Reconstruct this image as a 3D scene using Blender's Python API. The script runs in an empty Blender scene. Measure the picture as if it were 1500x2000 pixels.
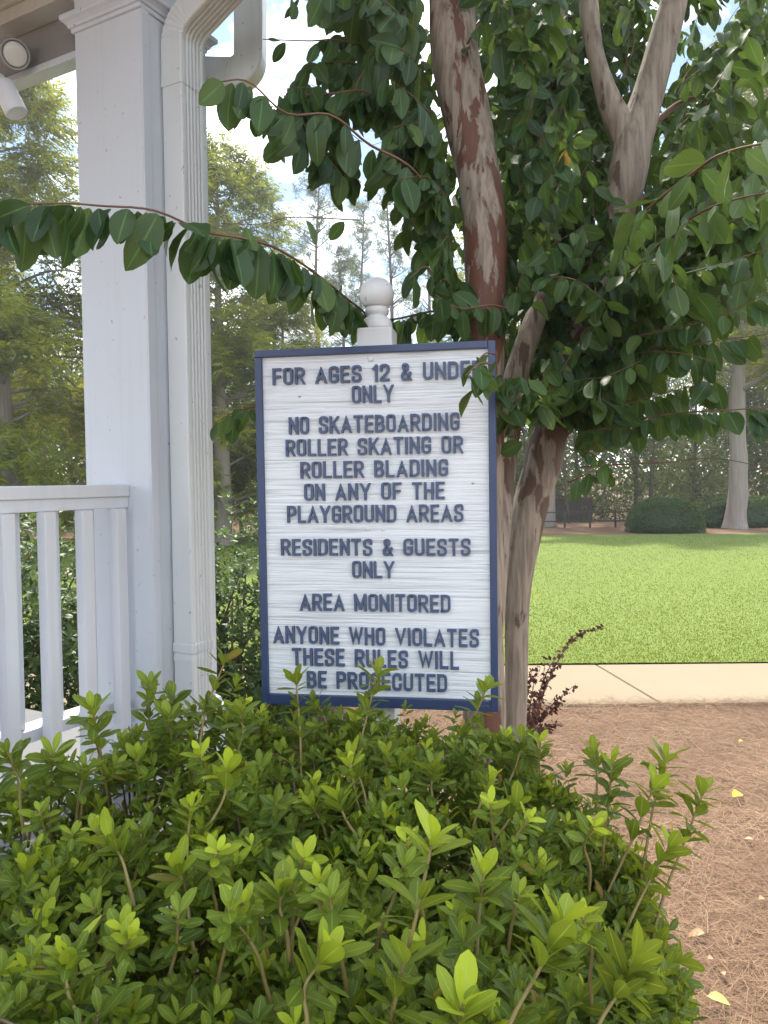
import bpy, bmesh, math, random
import numpy as np
from mathutils import Vector, Matrix, noise as mnoise

SC = bpy.context.scene
COL = SC.collection
RNG = np.random.default_rng(7)
random.seed(7)
rad = math.radians

# ------------------------------------------------------------------ camera
CAM = np.array([0.0, 0.0, 1.6])
PITCH, ROLL, FPX = 65 / 1500.0, -0.009, 1500.0
cam_data = bpy.data.cameras.new('camera')
cam_data.sensor_fit = 'HORIZONTAL'
cam_data.sensor_width = 36.0
cam_data.lens = 36.0
cam_data.clip_start = 0.05
cam_data.clip_end = 2000
cam = bpy.data.objects.new('camera', cam_data)
COL.objects.link(cam)
RM = Matrix.Rotation(math.pi / 2 - PITCH, 3, 'X') @ Matrix.Rotation(ROLL, 3, 'Z')
cam.matrix_world = Matrix.Translation(Vector(CAM)) @ RM.to_4x4()
cam_data.dof.use_dof = False
SC.camera = cam
RC = np.array(RM)

# ------------------------------------------------------------------ light
GLARE_HAZE = 0.0023
SUN_EL, SUN_AZ = rad(60), rad(-14)
world = bpy.data.worlds.new('World')
SC.world = world
world.use_nodes = True
nt = world.node_tree
nt.nodes.clear()
w_out = nt.nodes.new('ShaderNodeOutputWorld')
w_bg = nt.nodes.new('ShaderNodeBackground')
w_bg.inputs['Strength'].default_value = 0.09
w_sky = nt.nodes.new('ShaderNodeTexSky')
w_sky.sky_type = 'NISHITA'
w_sky.sun_disc = False
w_sky.sun_elevation = SUN_EL
w_sky.sun_rotation = SUN_AZ
w_sky.air_density = 1.0
w_sky.dust_density = 0.2
w_tc = nt.nodes.new('ShaderNodeTexCoord')
w_sep = nt.nodes.new('ShaderNodeSeparateXYZ')
w_add = nt.nodes.new('ShaderNodeMath'); w_add.operation = 'ADD'; w_add.inputs[1].default_value = 0.25
w_div = nt.nodes.new('ShaderNodeVectorMath'); w_div.operation = 'DIVIDE'
w_cmb = nt.nodes.new('ShaderNodeCombineXYZ')
w_noi = nt.nodes.new('ShaderNodeTexNoise')
w_noi.noise_dimensions = '4D'
w_noi.inputs['W'].default_value = 1.0
w_noi.inputs['Scale'].default_value = 3.2
w_noi.inputs['Detail'].default_value = 9
w_noi.inputs['Roughness'].default_value = 0.58
w_rmp = nt.nodes.new('ShaderNodeValToRGB')
w_rmp.color_ramp.elements[0].position = 0.43
w_rmp.color_ramp.elements[1].position = 0.60
w_mix = nt.nodes.new('ShaderNodeMix'); w_mix.data_type = 'RGBA'
L = nt.links.new
L(w_tc.outputs['Generated'], w_sep.inputs[0])
L(w_sep.outputs['Z'], w_add.inputs[0])
for s in 'XYZ':
    L(w_add.outputs[0], w_cmb.inputs[s])
L(w_tc.outputs['Generated'], w_div.inputs[0])
L(w_cmb.outputs[0], w_div.inputs[1])
L(w_div.outputs[0], w_noi.inputs['Vector'])
L(w_noi.outputs['Fac'], w_rmp.inputs['Fac'])
L(w_rmp.outputs['Color'], w_mix.inputs['Factor'])
L(w_sky.outputs['Color'], w_mix.inputs['A'])
w_mix.inputs['B'].default_value = (18.0, 18.3, 18.6, 1)
L(w_mix.outputs['Result'], w_bg.inputs['Color'])
L(w_bg.outputs[0], w_out.inputs['Surface'])

sun_data = bpy.data.lights.new('sun', 'SUN')
sun_data.energy = 2.8
sun_data.angle = rad(3.0)
sun_data.color = (1.0, 0.94, 0.82)
sun = bpy.data.objects.new('sun', sun_data)
COL.objects.link(sun)
sdir = Vector((math.sin(SUN_AZ) * math.cos(SUN_EL), math.cos(SUN_AZ) * math.cos(SUN_EL), math.sin(SUN_EL)))
sun.rotation_euler = (-sdir).to_track_quat('-Z', 'Y').to_euler()
sun.location = sdir * 40

SC.view_settings.view_transform = 'Standard'
SC.view_settings.look = 'None'
SC.view_settings.exposure = 1.40
SC.view_settings.gamma = 1.0
SC.render.engine = 'CYCLES'
SC.cycles.max_bounces = 8
SC.cycles.transmission_bounces = 6
SC.cycles.use_denoising = True

# ------------------------------------------------------------------ helpers
def P(px, py, d):
    """world point seen at photo pixel (px, py) at camera depth d (layout only)"""
    return CAM + RC @ np.array([(px - 750) / FPX * d, -(py - 1000) / FPX * d, -d])

def G(px, py, z=0.0):
    r = RC @ np.array([(px - 750) / FPX, -(py - 1000) / FPX, -1.0])
    return CAM + r * ((z - CAM[2]) / r[2])

def proj(pts):
    q = (np.asarray(pts, float) - CAM) @ RC
    d = -q[..., 2]
    return 750 + FPX * q[..., 0] / d, 1000 - FPX * q[..., 1] / d, d

def in_poly(x, y, poly):
    c = False
    n = len(poly)
    for i in range(n):
        x1, y1 = poly[i]; x2, y2 = poly[(i + 1) % n]
        if (y1 > y) != (y2 > y) and x < (x2 - x1) * (y - y1) / (y2 - y1) + x1:
            c = not c
    return c

def unit(v):
    v = np.asarray(v, float)
    return v / np.maximum(np.linalg.norm(v, axis=-1, keepdims=True), 1e-9)

def tag(o, label=None, cat=None, group=None, kind=None):
    if label: o['label'] = label
    if cat: o['category'] = cat
    if group: o['group'] = group
    if kind: o['kind'] = kind
    return o

def thing(name, label, cat, loc=(0, 0, 0), group=None):
    o = bpy.data.objects.new(name, None)
    COL.objects.link(o)
    o.location = loc
    o.empty_display_size = 0.1
    return tag(o, label, cat, group)

def root_loc(o):
    while o.parent: o = o.parent
    return np.array(o.location)

class MB:
    """collects vertices and faces in world coordinates, then links them as one mesh object"""
    def __init__(s):
        s.v, s.f, s.n, s.m, s.sm = [], [], 0, [], []
    def add(s, verts, faces, mi=0, smooth=False):
        verts = np.asarray(verts, float)
        s.v.append(verts)
        for f in faces:
            s.f.append([i + s.n for i in f]); s.m.append(mi); s.sm.append(smooth)
        s.n += len(verts)
    def box(s, o, eu, ev, ew, u, v, w, bev=0.0, mi=0):
        o, eu, ev, ew = (np.asarray(a, float) for a in (o, eu, ev, ew))
        if bev <= 0:
            vs = [o + eu * a + ev * b + ew * c for c in w for b in v for a in u]
            s.add(vs, [(0, 2, 3, 1), (4, 5, 7, 6), (0, 1, 5, 4), (2, 6, 7, 3), (0, 4, 6, 2), (1, 3, 7, 5)], mi)
            return
        bm = bmesh.new()
        vs = [bm.verts.new(o + eu * a + ev * b + ew * c) for c in w for b in v for a in u]
        for f in [(0, 2, 3, 1), (4, 5, 7, 6), (0, 1, 5, 4), (2, 6, 7, 3), (0, 4, 6, 2), (1, 3, 7, 5)]:
            bm.faces.new([vs[i] for i in f])
        bmesh.ops.bevel(bm, geom=bm.edges[:], offset=bev, segments=2, affect='EDGES', profile=0.6)
        bm.verts.index_update()
        s.add([np.array(x.co) for x in bm.verts], [[x.index for x in f.verts] for f in bm.faces], mi)
        bm.free()
    def loft(s, rings, closed=True, cap=True, smooth=False, mi=0):
        k = len(rings[0]); vs = np.concatenate(rings); fs = []
        for i in range(len(rings) - 1):
            for j in range(k if closed else k - 1):
                a, b = i * k + j, i * k + (j + 1) % k
                fs.append((a, b, b + k, a + k))
        if cap:
            fs.append(tuple(range(k))[::-1]); fs.append(tuple((len(rings) - 1) * k + j for j in range(k)))
        s.add(vs, fs, mi, smooth)
    def tube(s, pts, rads, k=8, rough=0.0, freq=6.0, smooth=True, flute=0.0):
        pts = np.asarray(pts, float); n = len(pts)
        t = unit(np.gradient(pts, axis=0))
        a = np.array([1.0, 0, 0]) if abs(t[0][0]) < 0.8 else np.array([0, 1.0, 0])
        rings = []
        for i in range(n):
            a = unit(a - t[i] * (a @ t[i])); b = np.cross(t[i], a)
            ring = []
            for j in range(k):
                th = 2 * math.pi * j / k
                r = rads[i]
                dirv = a * math.cos(th) + b * math.sin(th)
                if rough or flute:
                    q = pts[i] + dirv * r
                    r *= 1 + rough * mnoise.noise(Vector((q[0] * freq, q[1] * freq, q[2] * freq * 0.45))) + flute * math.sin(3 * th + pts[i][2] * 1.3)
                ring.append(pts[i] + dirv * r)
            rings.append(np.array(ring))
        s.loft(rings, True, True, smooth)
    def lathe(s, c, prof, k=24, smooth=True):
        c = np.asarray(c, float)
        rings = [np.array([c + np.array([r * math.cos(2 * math.pi * j / k), r * math.sin(2 * math.pi * j / k), z]) for j in range(k)]) for r, z in prof]
        s.loft(rings, True, True, smooth)
    def build(s, name, mats, parent=None, bevel=0.0):
        me = bpy.data.meshes.new(name)
        v = np.concatenate(s.v)
        if parent is not None: v = v - root_loc(parent)
        me.from_pydata(v.tolist(), [], s.f)
        for m in (mats if isinstance(mats, (list, tuple)) else [mats]): me.materials.append(m)
        me.polygons.foreach_set('material_index', s.m)
        me.polygons.foreach_set('use_smooth', s.sm)
        me.update()
        o = bpy.data.objects.new(name, me)
        COL.objects.link(o)
        if parent is not None: o.parent = parent
        return o

def fast_mesh(name, verts, faces, mat, parent=None, var=None, uv=None, smooth=True):
    """verts (n,3), faces (m,k) all of one size; var: per-vertex rgb; uv: per-vertex"""
    verts = np.asarray(verts, np.float32)
    if parent is not None: verts = verts - root_loc(parent).astype(np.float32)
    faces = np.asarray(faces, np.int32)
    m, k = faces.shape
    me = bpy.data.meshes.new(name)
    me.vertices.add(len(verts)); me.vertices.foreach_set('co', np.ascontiguousarray(verts, np.float32).ravel())
    me.loops.add(m * k); me.loops.foreach_set('vertex_index', faces.ravel())
    me.polygons.add(m)
    me.polygons.foreach_set('loop_start', np.arange(0, m * k, k, dtype=np.int32))
    me.polygons.foreach_set('loop_total', np.full(m, k, np.int32))
    me.polygons.foreach_set('use_smooth', np.full(m, smooth))
    if var is not None:
        a = me.attributes.new('var', 'FLOAT_COLOR', 'POINT')
        c = np.ones((len(verts), 4), np.float32); c[:, :3] = var
        a.data.foreach_set('color', c.ravel())
    if uv is not None:
        u = me.uv_layers.new(name='UVMap')
        u.data.foreach_set('uv', np.ascontiguousarray(np.asarray(uv, np.float32)[faces.ravel()]).ravel())
    me.materials.append(mat)
    me.update(); me.validate()
    o = bpy.data.objects.new(name, me)
    COL.objects.link(o)
    if parent is not None: o.parent = parent
    return o

class Leaves:
    """batches of modelled leaves: a folded, bent blade of nr rows of three vertices"""
    def __init__(s, widths, stations=None):
        s.w = np.asarray(widths, float); s.parts = []
        s.t = np.linspace(0, 1, len(widths)) if stations is None else np.asarray(stations, float)
    def add(s, pos, d, n, Ln, W, bend, fold, var, wave=0.0):
        N = len(pos); nr = len(s.w); t = s.t
        d = unit(d); side = unit(np.cross(n, d)); n = np.cross(d, side)
        Ln = np.broadcast_to(Ln, (N,)); W = np.broadcast_to(W, (N,)); bend = np.broadcast_to(bend, (N,)); fold = np.broadcast_to(fold, (N,))
        mid = pos[:, None, :] + d[:, None, :] * (Ln[:, None] * (t - 0.12 * np.abs(bend[:, None]) * t ** 2))[..., None] - n[:, None, :] * (Ln[:, None] * bend[:, None] * t ** 2)[..., None]
        hw = W[:, None] * 0.5 * s.w[None, :]
        off = side[:, None, :] * hw[..., None]
        ph = RNG.random(N) * 6.28
        wv = wave * W[:, None] * np.sin(t[None, :] * 9 + ph[:, None])
        up = n[:, None, :] * (hw * fold[:, None])[..., None]
        wl = n[:, None, :] * (wv * (s.w > 0.3)[None, :])[..., None]
        v = np.stack([mid + off + up + wl, mid, mid - off + up - wl * 0.6], axis=2)      # N,nr,3,3
        uv = np.zeros((N, nr, 3, 2)); uv[..., 1] = t[None, :, None]; uv[:, :, 0, 0] = 0; uv[:, :, 1, 0] = 0.5; uv[:, :, 2, 0] = 1
        vr = np.broadcast_to(np.asarray(var)[:, None, None, :], (N, nr, 3, 3))
        s.parts.append((v.reshape(-1, 3), uv.reshape(-1, 2), vr.reshape(-1, 3), N))
    def count(s): return sum(p[3] for p in s.parts)
    def build(s, name, mat, parent=None):
        nr = len(s.w)
        v = np.concatenate([p[0] for p in s.parts]); uv = np.concatenate([p[1] for p in s.parts]); vr = np.concatenate([p[2] for p in s.parts])
        N = len(v) // (nr * 3)
        q = []
        for i in range(nr - 1):
            for j in (0, 1):
                a = i * 3 + j
                q.append((a, a + 1, a + 4, a + 3))
        q = np.array(q)
        f = (np.arange(N) * nr * 3)[:, None, None] + q[None]
        return fast_mesh(name, v, f.reshape(-1, 4), mat, parent, vr, uv)

def rhombs(pos, d, n, Ln, W):
    """far foliage: one pointed four-sided blade each"""
    N = len(pos)
    d = unit(d); side = unit(np.cross(n, d))
    Ln = np.broadcast_to(Ln, (N,))[:, None]; W = np.broadcast_to(W, (N,))[:, None]
    v = np.stack([pos, pos + d * Ln * 0.5 + side * W * 0.5, pos + d * Ln, pos + d * Ln * 0.5 - side * W * 0.5], 1)
    return v.reshape(-1, 3), np.arange(N * 4).reshape(N, 4)

def rand_unit(N):
    return unit(RNG.normal(size=(N, 3)))

def smooth_path(pts, n):
    """Catmull-Rom through control points (each may carry a radius in the 4th column)"""
    p = np.asarray(pts, float)
    p = np.vstack([2 * p[0] - p[1], p, 2 * p[-1] - p[-2]])
    out = []
    segs = len(p) - 3
    for u in np.linspace(0, segs - 1e-6, n):
        i = int(u); t = u - i
        a, b, c, e = p[i], p[i + 1], p[i + 2], p[i + 3]
        out.append(0.5 * (2 * b + (c - a) * t + (2 * a - 5 * b + 4 * c - e) * t * t + (3 * b - a - 3 * c + e) * t ** 3))
    return np.array(out)

def copy_thing(root, loc, rz=0.0, sc=1.0, label=None):
    r = root.copy(); COL.objects.link(r)
    r.location = loc; r.rotation_euler = (0, 0, rz); r.scale = (sc, sc, sc) if np.isscalar(sc) else sc
    if label: r['label'] = label
    for ch in root.children:
        c = ch.copy(); COL.objects.link(c); c.parent = r
        for g in ch.children:
            e = g.copy(); COL.objects.link(e); e.parent = c
    return r

# ------------------------------------------------------------------ materials
class NT:
    def __init__(s, name):
        s.m = bpy.data.materials.new(name); s.m.use_nodes = True
        s.t = s.m.node_tree; s.t.nodes.clear()
        s.out = s.t.nodes.new('ShaderNodeOutputMaterial')
    def n(s, kind, **kw):
        x = s.t.nodes.new('ShaderNode' + kind)
        for k, v in kw.items():
            if k in x.inputs: x.inputs[k].default_value = v
            else: setattr(x, k, v)
        return x
    def l(s, a, b): s.t.links.new(a, b)
    def coords(s, scale=(1, 1, 1), which='Object', rot=(0, 0, 0)):
        tc = s.n('TexCoord'); mp = s.n('Mapping')
        mp.inputs['Scale'].default_value = scale; mp.inputs['Rotation'].default_value = rot
        s.l(tc.outputs[which], mp.inputs['Vector']); return mp.outputs['Vector']
    def noise(s, vec, scale, detail=4, rough=0.55, dist=0.0):
        x = s.n('TexNoise'); x.inputs['Scale'].default_value = scale; x.inputs['Detail'].default_value = detail
        x.inputs['Roughness'].default_value = rough; x.inputs['Distortion'].default_value = dist
        s.l(vec, x.inputs['Vector']); return x.outputs['Fac']
    def ramp(s, fac, stops, interp='LINEAR'):
        x = s.n('ValToRGB'); r = x.color_ramp; r.interpolation = interp
        while len(r.elements) < len(stops): r.elements.new(0.5)
        for e, (p, c) in zip(r.elements, stops):
            e.position = p; e.color = (c, c, c, 1) if np.isscalar(c) else (*c, 1)
        s.l(fac, x.inputs['Fac']); return x.outputs['Color']
    def mix(s, fac, a, b, mode='MIX'):
        x = s.n('Mix'); x.data_type = 'RGBA'; x.blend_type = mode
        for sock, val in (('Factor', fac), ('A', a), ('B', b)):
            if hasattr(val, 'is_linked'): s.l(val, x.inputs[sock])
            elif sock == 'Factor': x.inputs['Factor'].default_value = val
            else: x.inputs[sock].default_value = (*val, 1)
        return x.outputs['Result']
    def math(s, op, a, b=0.0):
        x = s.n('Math'); x.operation = op
        for i, val in enumerate((a, b)):
            if hasattr(val, 'is_linked'): s.l(val, x.inputs[i])
            else: x.inputs[i].default_value = val
        return x.outputs[0]
    def bump(s, h, strength=0.3, dist=0.01):
        x = s.n('Bump'); x.inputs['Strength'].default_value = strength; x.inputs['Distance'].default_value = dist
        s.l(h, x.inputs['Height']); return x.outputs['Normal']
    def bsdf(s, color, rough=0.5, normal=None, spec=0.5, metal=0.0):
        b = s.n('BsdfPrincipled')
        if hasattr(color, 'is_linked'): s.l(color, b.inputs['Base Color'])
        else: b.inputs['Base Color'].default_value = (*color, 1)
        if hasattr(rough, 'is_linked'): s.l(rough, b.inputs['Roughness'])
        else: b.inputs['Roughness'].default_value = rough
        b.inputs['Specular IOR Level'].default_value = spec
        b.inputs['Metallic'].default_value = metal
        if normal is not None: s.l(normal, b.inputs['Normal'])
        return b
    def done(s, b):
        s.l(b.outputs[0], s.out.inputs['Surface']); return s.m

def leaf_material(name, dark, light, young, trans=0.35, rough=0.42, spec=0.5, vein=True, old=(0.30, 0.13, 0.02)):
    """var.r = shade of green, var.g = youth (pale tips), var.b = age (turned yellow or brown)"""
    s = NT(name)
    at = s.n('Attribute'); at.attribute_name = 'var'
    sp = s.n('SeparateColor'); s.l(at.outputs['Color'], sp.inputs[0])
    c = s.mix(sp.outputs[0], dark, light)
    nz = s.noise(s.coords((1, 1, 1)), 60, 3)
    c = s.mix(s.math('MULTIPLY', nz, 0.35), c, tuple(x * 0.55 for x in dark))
    c = s.mix(sp.outputs[1], c, young)
    c = s.mix(sp.outputs[2], c, old)
    if vein:
        uvn = s.n('TexCoord'); sx = s.n('SeparateXYZ'); s.l(uvn.outputs['UV'], sx.inputs[0])
        u = s.math('ABSOLUTE', s.math('SUBTRACT', sx.outputs[0], 0.5))
        mid = s.math('LESS_THAN', u, 0.035)
        # side veins run obliquely from the midrib
        k = s.math('SUBTRACT', s.math('MULTIPLY', sx.outputs[1], 8.0), s.math('MULTIPLY', u, 7.0))
        vv = s.math('LESS_THAN', s.math('ABSOLUTE', s.math('SUBTRACT', s.math('FRACT', k), 0.5)), 0.06)
        c = s.mix(s.math('MULTIPLY', mid, 0.45), c, tuple(min(1, x * 2.6 + 0.02) for x in light))
        c = s.mix(s.math('MULTIPLY', vv, 0.16), c, tuple(min(1, x * 2.2 + 0.02) for x in light))
        hgt = s.math('ADD', s.math('MULTIPLY', mid, -0.8), s.math('MULTIPLY', vv, -0.35))
        nrm = s.bump(s.math('ADD', hgt, nz), 0.35, 0.002)
    else:
        nrm = None
    b = s.bsdf(c, rough, nrm, spec)
    tr = s.n('BsdfTranslucent')
    tc = s.mix(0.25, c, tuple(min(1, x * 2.2) for x in young))
    s.l(tc, tr.inputs['Color'])
    mx = s.n('MixShader'); mx.inputs[0].default_value = trans
    s.l(b.outputs[0], mx.inputs[1]); s.l(tr.outputs[0], mx.inputs[2])
    return s.done(mx)

def paint_material(name, col, grain=0.0, dirt=0.06, rough=0.5):
    s = NT(name)
    v = s.coords((1, 1, 1))
    big = s.noise(v, 2.2, 5)
    c = s.mix(s.math('MULTIPLY', big, dirt * 2), col, tuple(x * 0.72 for x in col))
    spk = s.ramp(s.noise(v, 46, 2), [(0.70, 0.0), (0.75, 1.0)])
    c = s.mix(s.math('MULTIPLY', spk, 0.55 * (dirt > 0.05)), c, (0.22, 0.20, 0.18))
    stk = s.ramp(s.noise(s.coords((14, 14, 0.5)), 1.6, 5, 0.6), [(0.50, 0.0), (0.72, 1.0)])
    c = s.mix(s.math('MULTIPLY', stk, 0.30 * min(1, dirt * 12)), c, tuple(x * 0.62 for x in col[:2]) + (col[2] * 0.55,))
    h = s.noise(s.coords((60, 60, 2.5)), 1.0, 4)
    return s.done(s.bsdf(c, rough, s.bump(h, 0.12 + grain, 0.003)))

M = {}
M['white_paint'] = paint_material('white_paint', (0.60, 0.64, 0.70))
M['rail_paint'] = paint_material('rail_paint', (0.68, 0.70, 0.745), 0.25, 0.05)
M['spout_paint'] = paint_material('spout_paint', (0.66, 0.685, 0.70), 0.0, 0.09, 0.4)
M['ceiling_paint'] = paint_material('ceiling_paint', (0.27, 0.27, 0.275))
M['cream_paint'] = paint_material('cream_paint', (0.55, 0.54, 0.49))
M['post_paint'] = paint_material('post_paint', (0.66, 0.67, 0.68), 0.3, 0.12, 0.45)
M['floor_paint'] = paint_material('floor_paint', (0.16, 0.16, 0.165), 0.2, 0.1)
M['roof_shingle'] = paint_material('roof_shingle', (0.12, 0.12, 0.12), 0.3)
M['lens_glass'] = NT('lens_glass').m
s = NT('lens_glass'); M['lens_glass'] = s.done(s.bsdf((0.62, 0.62, 0.60), 0.15))
s = NT('lamp_grey'); M['lamp_grey'] = s.done(s.bsdf((0.30, 0.30, 0.30), 0.45))
s = NT('dark_metal'); M['dark_metal'] = s.done(s.bsdf((0.02, 0.02, 0.022), 0.4))
s = NT('screw_metal'); M['screw_metal'] = s.done(s.bsdf((0.66, 0.67, 0.68), 0.45))

# sign: white painted sand-blasted boards with horizontal grain
s = NT('sign_board')
v = s.coords((1.0, 1, 46))
g1 = s.noise(v, 2.4, 6, 0.6, 0.9)
v2 = s.coords((3.0, 1, 170))
g2 = s.noise(v2, 1.3, 3, 0.5, 0.3)
ht = s.math('ADD', g1, s.math('MULTIPLY', g2, 0.5))
line = s.ramp(g1, [(0.33, 1.0), (0.46, 0.0)])
line2 = s.ramp(g2, [(0.34, 1.0), (0.50, 0.0)])
c = s.mix(s.math('MULTIPLY', line, 0.72), (0.74, 0.77, 0.81), (0.40, 0.41, 0.43))
c = s.mix(s.math('MULTIPLY', line2, 0.42), c, (0.40, 0.41, 0.43))
M['sign_board'] = s.done(s.bsdf(c, 0.5, s.bump(ht, 0.9, 0.004)))
s = NT('navy_paint')
v = s.coords((4, 4, 4))
c = s.mix(s.noise(v, 5, 4), (0.022, 0.040, 0.105), (0.040, 0.065, 0.150))
M['navy_paint'] = s.done(s.bsdf(c, 0.42, s.bump(s.noise(s.coords((20, 20, 20)), 6, 3), 0.1, 0.002)))
s = NT('letter_paint')
c = s.mix(s.noise(s.coords((1, 1, 1)), 40, 3), (0.042, 0.068, 0.145), (0.066, 0.096, 0.185))
M['letter_paint'] = s.done(s.bsdf(c, 0.5))

# crape myrtle bark: smooth tan with peeled rust patches
def bark(name, tan, grey, rust, amount):
    s = NT(name)
    v = s.coords((1, 1, 0.28))
    fine = s.noise(s.coords((1, 1, 0.10)), 70, 4)
    base = s.mix(s.noise(v, 9, 4), tan, grey)
    base = s.mix(s.ramp(fine, [(0.40, 0.0), (0.62, 0.75)]), base, tuple(x * 0.38 for x in tan))
    pn = s.noise(s.coords((1, 1, 0.27)), 18, 6, 0.6, 0.35)
    tc_ = s.n('TexCoord'); sz_ = s.n('SeparateXYZ'); s.l(tc_.outputs['Object'], sz_.inputs[0])
    if amount < 0.55: hz_ = s.math('SUBTRACT', 0.080, s.math('MULTIPLY', s.math('ABSOLUTE', s.math('SUBTRACT', sz_.outputs[2], 2.18)), 0.18))
    else: hz_ = s.math('MAXIMUM', s.math('SUBTRACT', 0.13, s.math('MULTIPLY', s.math('ABSOLUTE', s.math('SUBTRACT', sz_.outputs[2], 1.72)), 0.28)), 0.0)
    pn = s.math('ADD', pn, s.math('MAXIMUM', s.math('MINIMUM', hz_, 0.055 if amount < 0.55 else 0.11), -0.04))
    patch = s.ramp(pn, [(amount, 0.0), (amount + 0.02, 1.0)])
    rst = s.mix(fine, rust, tuple(x * 0.45 for x in rust))
    c = s.mix(patch, base, rst)
    edge = s.ramp(pn, [(amount - 0.02, 0.0), (amount, 1.0), (amount + 0.02, 0.0)])
    c = s.mix(s.math('MULTIPLY', edge, 0.3), c, (0.05, 0.035, 0.028))
    h = s.math('ADD', s.math('MULTIPLY', patch, -0.6), fine)
    return s.done(s.bsdf(c, 0.65, s.bump(h, 0.5, 0.006)))
M['bark_rust'] = bark('bark_rust', (0.33, 0.24, 0.175), (0.31, 0.27, 0.225), (0.165, 0.062, 0.032), 0.515)
M['bark_tan'] = bark('bark_tan', (0.34, 0.26, 0.19), (0.24, 0.21, 0.17), (0.13, 0.075, 0.048), 0.60)

def wood_bark(name, a, b):
    s = NT(name)
    r = s.noise(s.coords((1, 1, 0.07)), 22, 5, 0.65)
    c = s.mix(r, a, b)
    return s.done(s.bsdf(c, 0.85, s.bump(r, 0.8, 0.02)))
M['cypress_bark'] = wood_bark('cypress_bark', (0.11, 0.09, 0.075), (0.37, 0.33, 0.30))
M['pine_bark'] = wood_bark('pine_bark', (0.05, 0.035, 0.028), (0.20, 0.15, 0.12))
M['dark_bark'] = wood_bark('dark_bark', (0.03, 0.025, 0.02), (0.13, 0.11, 0.09))
s = NT('twig_bark')
M['twig_bark'] = s.done(s.bsdf(s.mix(s.noise(s.coords(), 50, 3), (0.10, 0.045, 0.026), (0.17, 0.085, 0.045)), 0.6))
s = NT('shrub_stem')
M['shrub_stem'] = s.done(s.bsdf(s.mix(s.noise(s.coords(), 60, 3), (0.20, 0.19, 0.05), (0.26, 0.16, 0.07)), 0.6))
s = NT('shrub_wood')
M['shrub_wood'] = s.done(s.bsdf(s.mix(s.noise(s.coords(), 60, 3), (0.08, 0.06, 0.04), (0.18, 0.13, 0.09)), 0.8))

M['crape_leaf'] = leaf_material('crape_leaf', (0.016, 0.048, 0.017), (0.045, 0.105, 0.022), (0.18, 0.26, 0.035), 0.32, 0.44, 0.38, old=(0.55, 0.22, 0.02))
M['azalea_leaf'] = leaf_material('azalea_leaf', (0.052, 0.100, 0.016), (0.160, 0.240, 0.029), (0.48, 0.58, 0.035), 0.38, 0.45, 0.32, old=(0.38, 0.20, 0.06))
M['hedge_leaf'] = leaf_material('hedge_leaf', (0.024, 0.058, 0.013), (0.062, 0.118, 0.022), (0.17, 0.26, 0.04), 0.28, 0.45, 0.4, vein=False)
M['barberry_leaf'] = leaf_material('barberry_leaf', (0.045, 0.016, 0.018), (0.09, 0.035, 0.030), (0.16, 0.06, 0.03), 0.2, 0.5, 0.3, vein=False)
M['cypress_leaf'] = leaf_material('cypress_leaf', (0.095, 0.150, 0.018), (0.225, 0.265, 0.027), (0.34, 0.32, 0.03), 0.52, 0.6, 0.2, vein=False)
M['pine_leaf'] = leaf_material('pine_leaf', (0.045, 0.090, 0.030), (0.100, 0.150, 0.050), (0.16, 0.19, 0.06), 0.35, 0.55, 0.3, vein=False)
M['wood_leaf'] = leaf_material('wood_leaf', (0.028, 0.062, 0.013), (0.078, 0.125, 0.024), (0.18, 0.22, 0.03), 0.40, 0.5, 0.3, vein=False)
M['brush_leaf'] = leaf_material('brush_leaf', (0.028, 0.056, 0.013), (0.080, 0.122, 0.026), (0.18, 0.20, 0.035), 0.35, 0.6, 0.2, vein=False, old=(0.14, 0.09, 0.05))
M['grass'] = leaf_material('grass', (0.090, 0.146, 0.012), (0.165, 0.220, 0.019), (0.26, 0.28, 0.05), 0.45, 0.6, 0.25, vein=False, old=(0.36, 0.27, 0.12))
M['straw'] = leaf_material('straw', (0.175, 0.098, 0.052), (0.335, 0.210, 0.118), (0.52, 0.37, 0.24), 0.05, 0.65, 0.3, vein=False, old=(0.10, 0.055, 0.035))

s = NT('mulch_ground')
v = s.coords((1, 1, 1))
a = s.noise(s.coords((8, 90, 1), rot=(0, 0, 0.5)), 1.0, 5)
b = s.noise(s.coords((90, 9, 1), rot=(0, 0, 0.3)), 1.0, 5)
big = s.noise(v, 0.9, 5)
c = s.mix(a, (0.09, 0.050, 0.030), (0.30, 0.18, 0.105))
c = s.mix(s.math('MULTIPLY', b, 0.6), c, (0.24, 0.13, 0.075))
c = s.mix(s.math('MULTIPLY', big, 0.4), c, (0.16, 0.09, 0.055))
M['mulch_ground'] = s.done(s.bsdf(c, 0.9, s.bump(s.math('ADD', a, b), 0.8, 0.02)))
s = NT('lawn_ground')
v = s.coords()
n1 = s.noise(v, 0.55, 5); n2 = s.noise(v, 40, 4)
c = s.mix(n1, (0.10, 0.155, 0.016), (0.17, 0.215, 0.03))
c = s.mix(s.math('MULTIPLY', n2, 0.5), c, (0.11, 0.165, 0.025))
M['lawn_ground'] = s.done(s.bsdf(c, 0.9, s.bump(n2, 0.6, 0.02)))
s = NT('concrete')
v = s.coords()
c = s.mix(s.noise(v, 1.1, 6), (0.235, 0.178, 0.106), (0.310, 0.245, 0.160))
c = s.mix(s.math('MULTIPLY', s.noise(v, 90, 3), 0.35), c, (0.20, 0.16, 0.115))
c = s.mix(s.ramp(s.noise(v, 3.1, 6, 0.6), [(0.58, 0.0), (0.75, 0.35)]), c, (0.30, 0.18, 0.085))
M['concrete'] = s.done(s.bsdf(c, 0.85, s.bump(s.noise(v, 160, 3), 0.3, 0.004)))
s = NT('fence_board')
r = s.noise(s.coords((6, 6, 0.6)), 2.0, 4)
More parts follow.
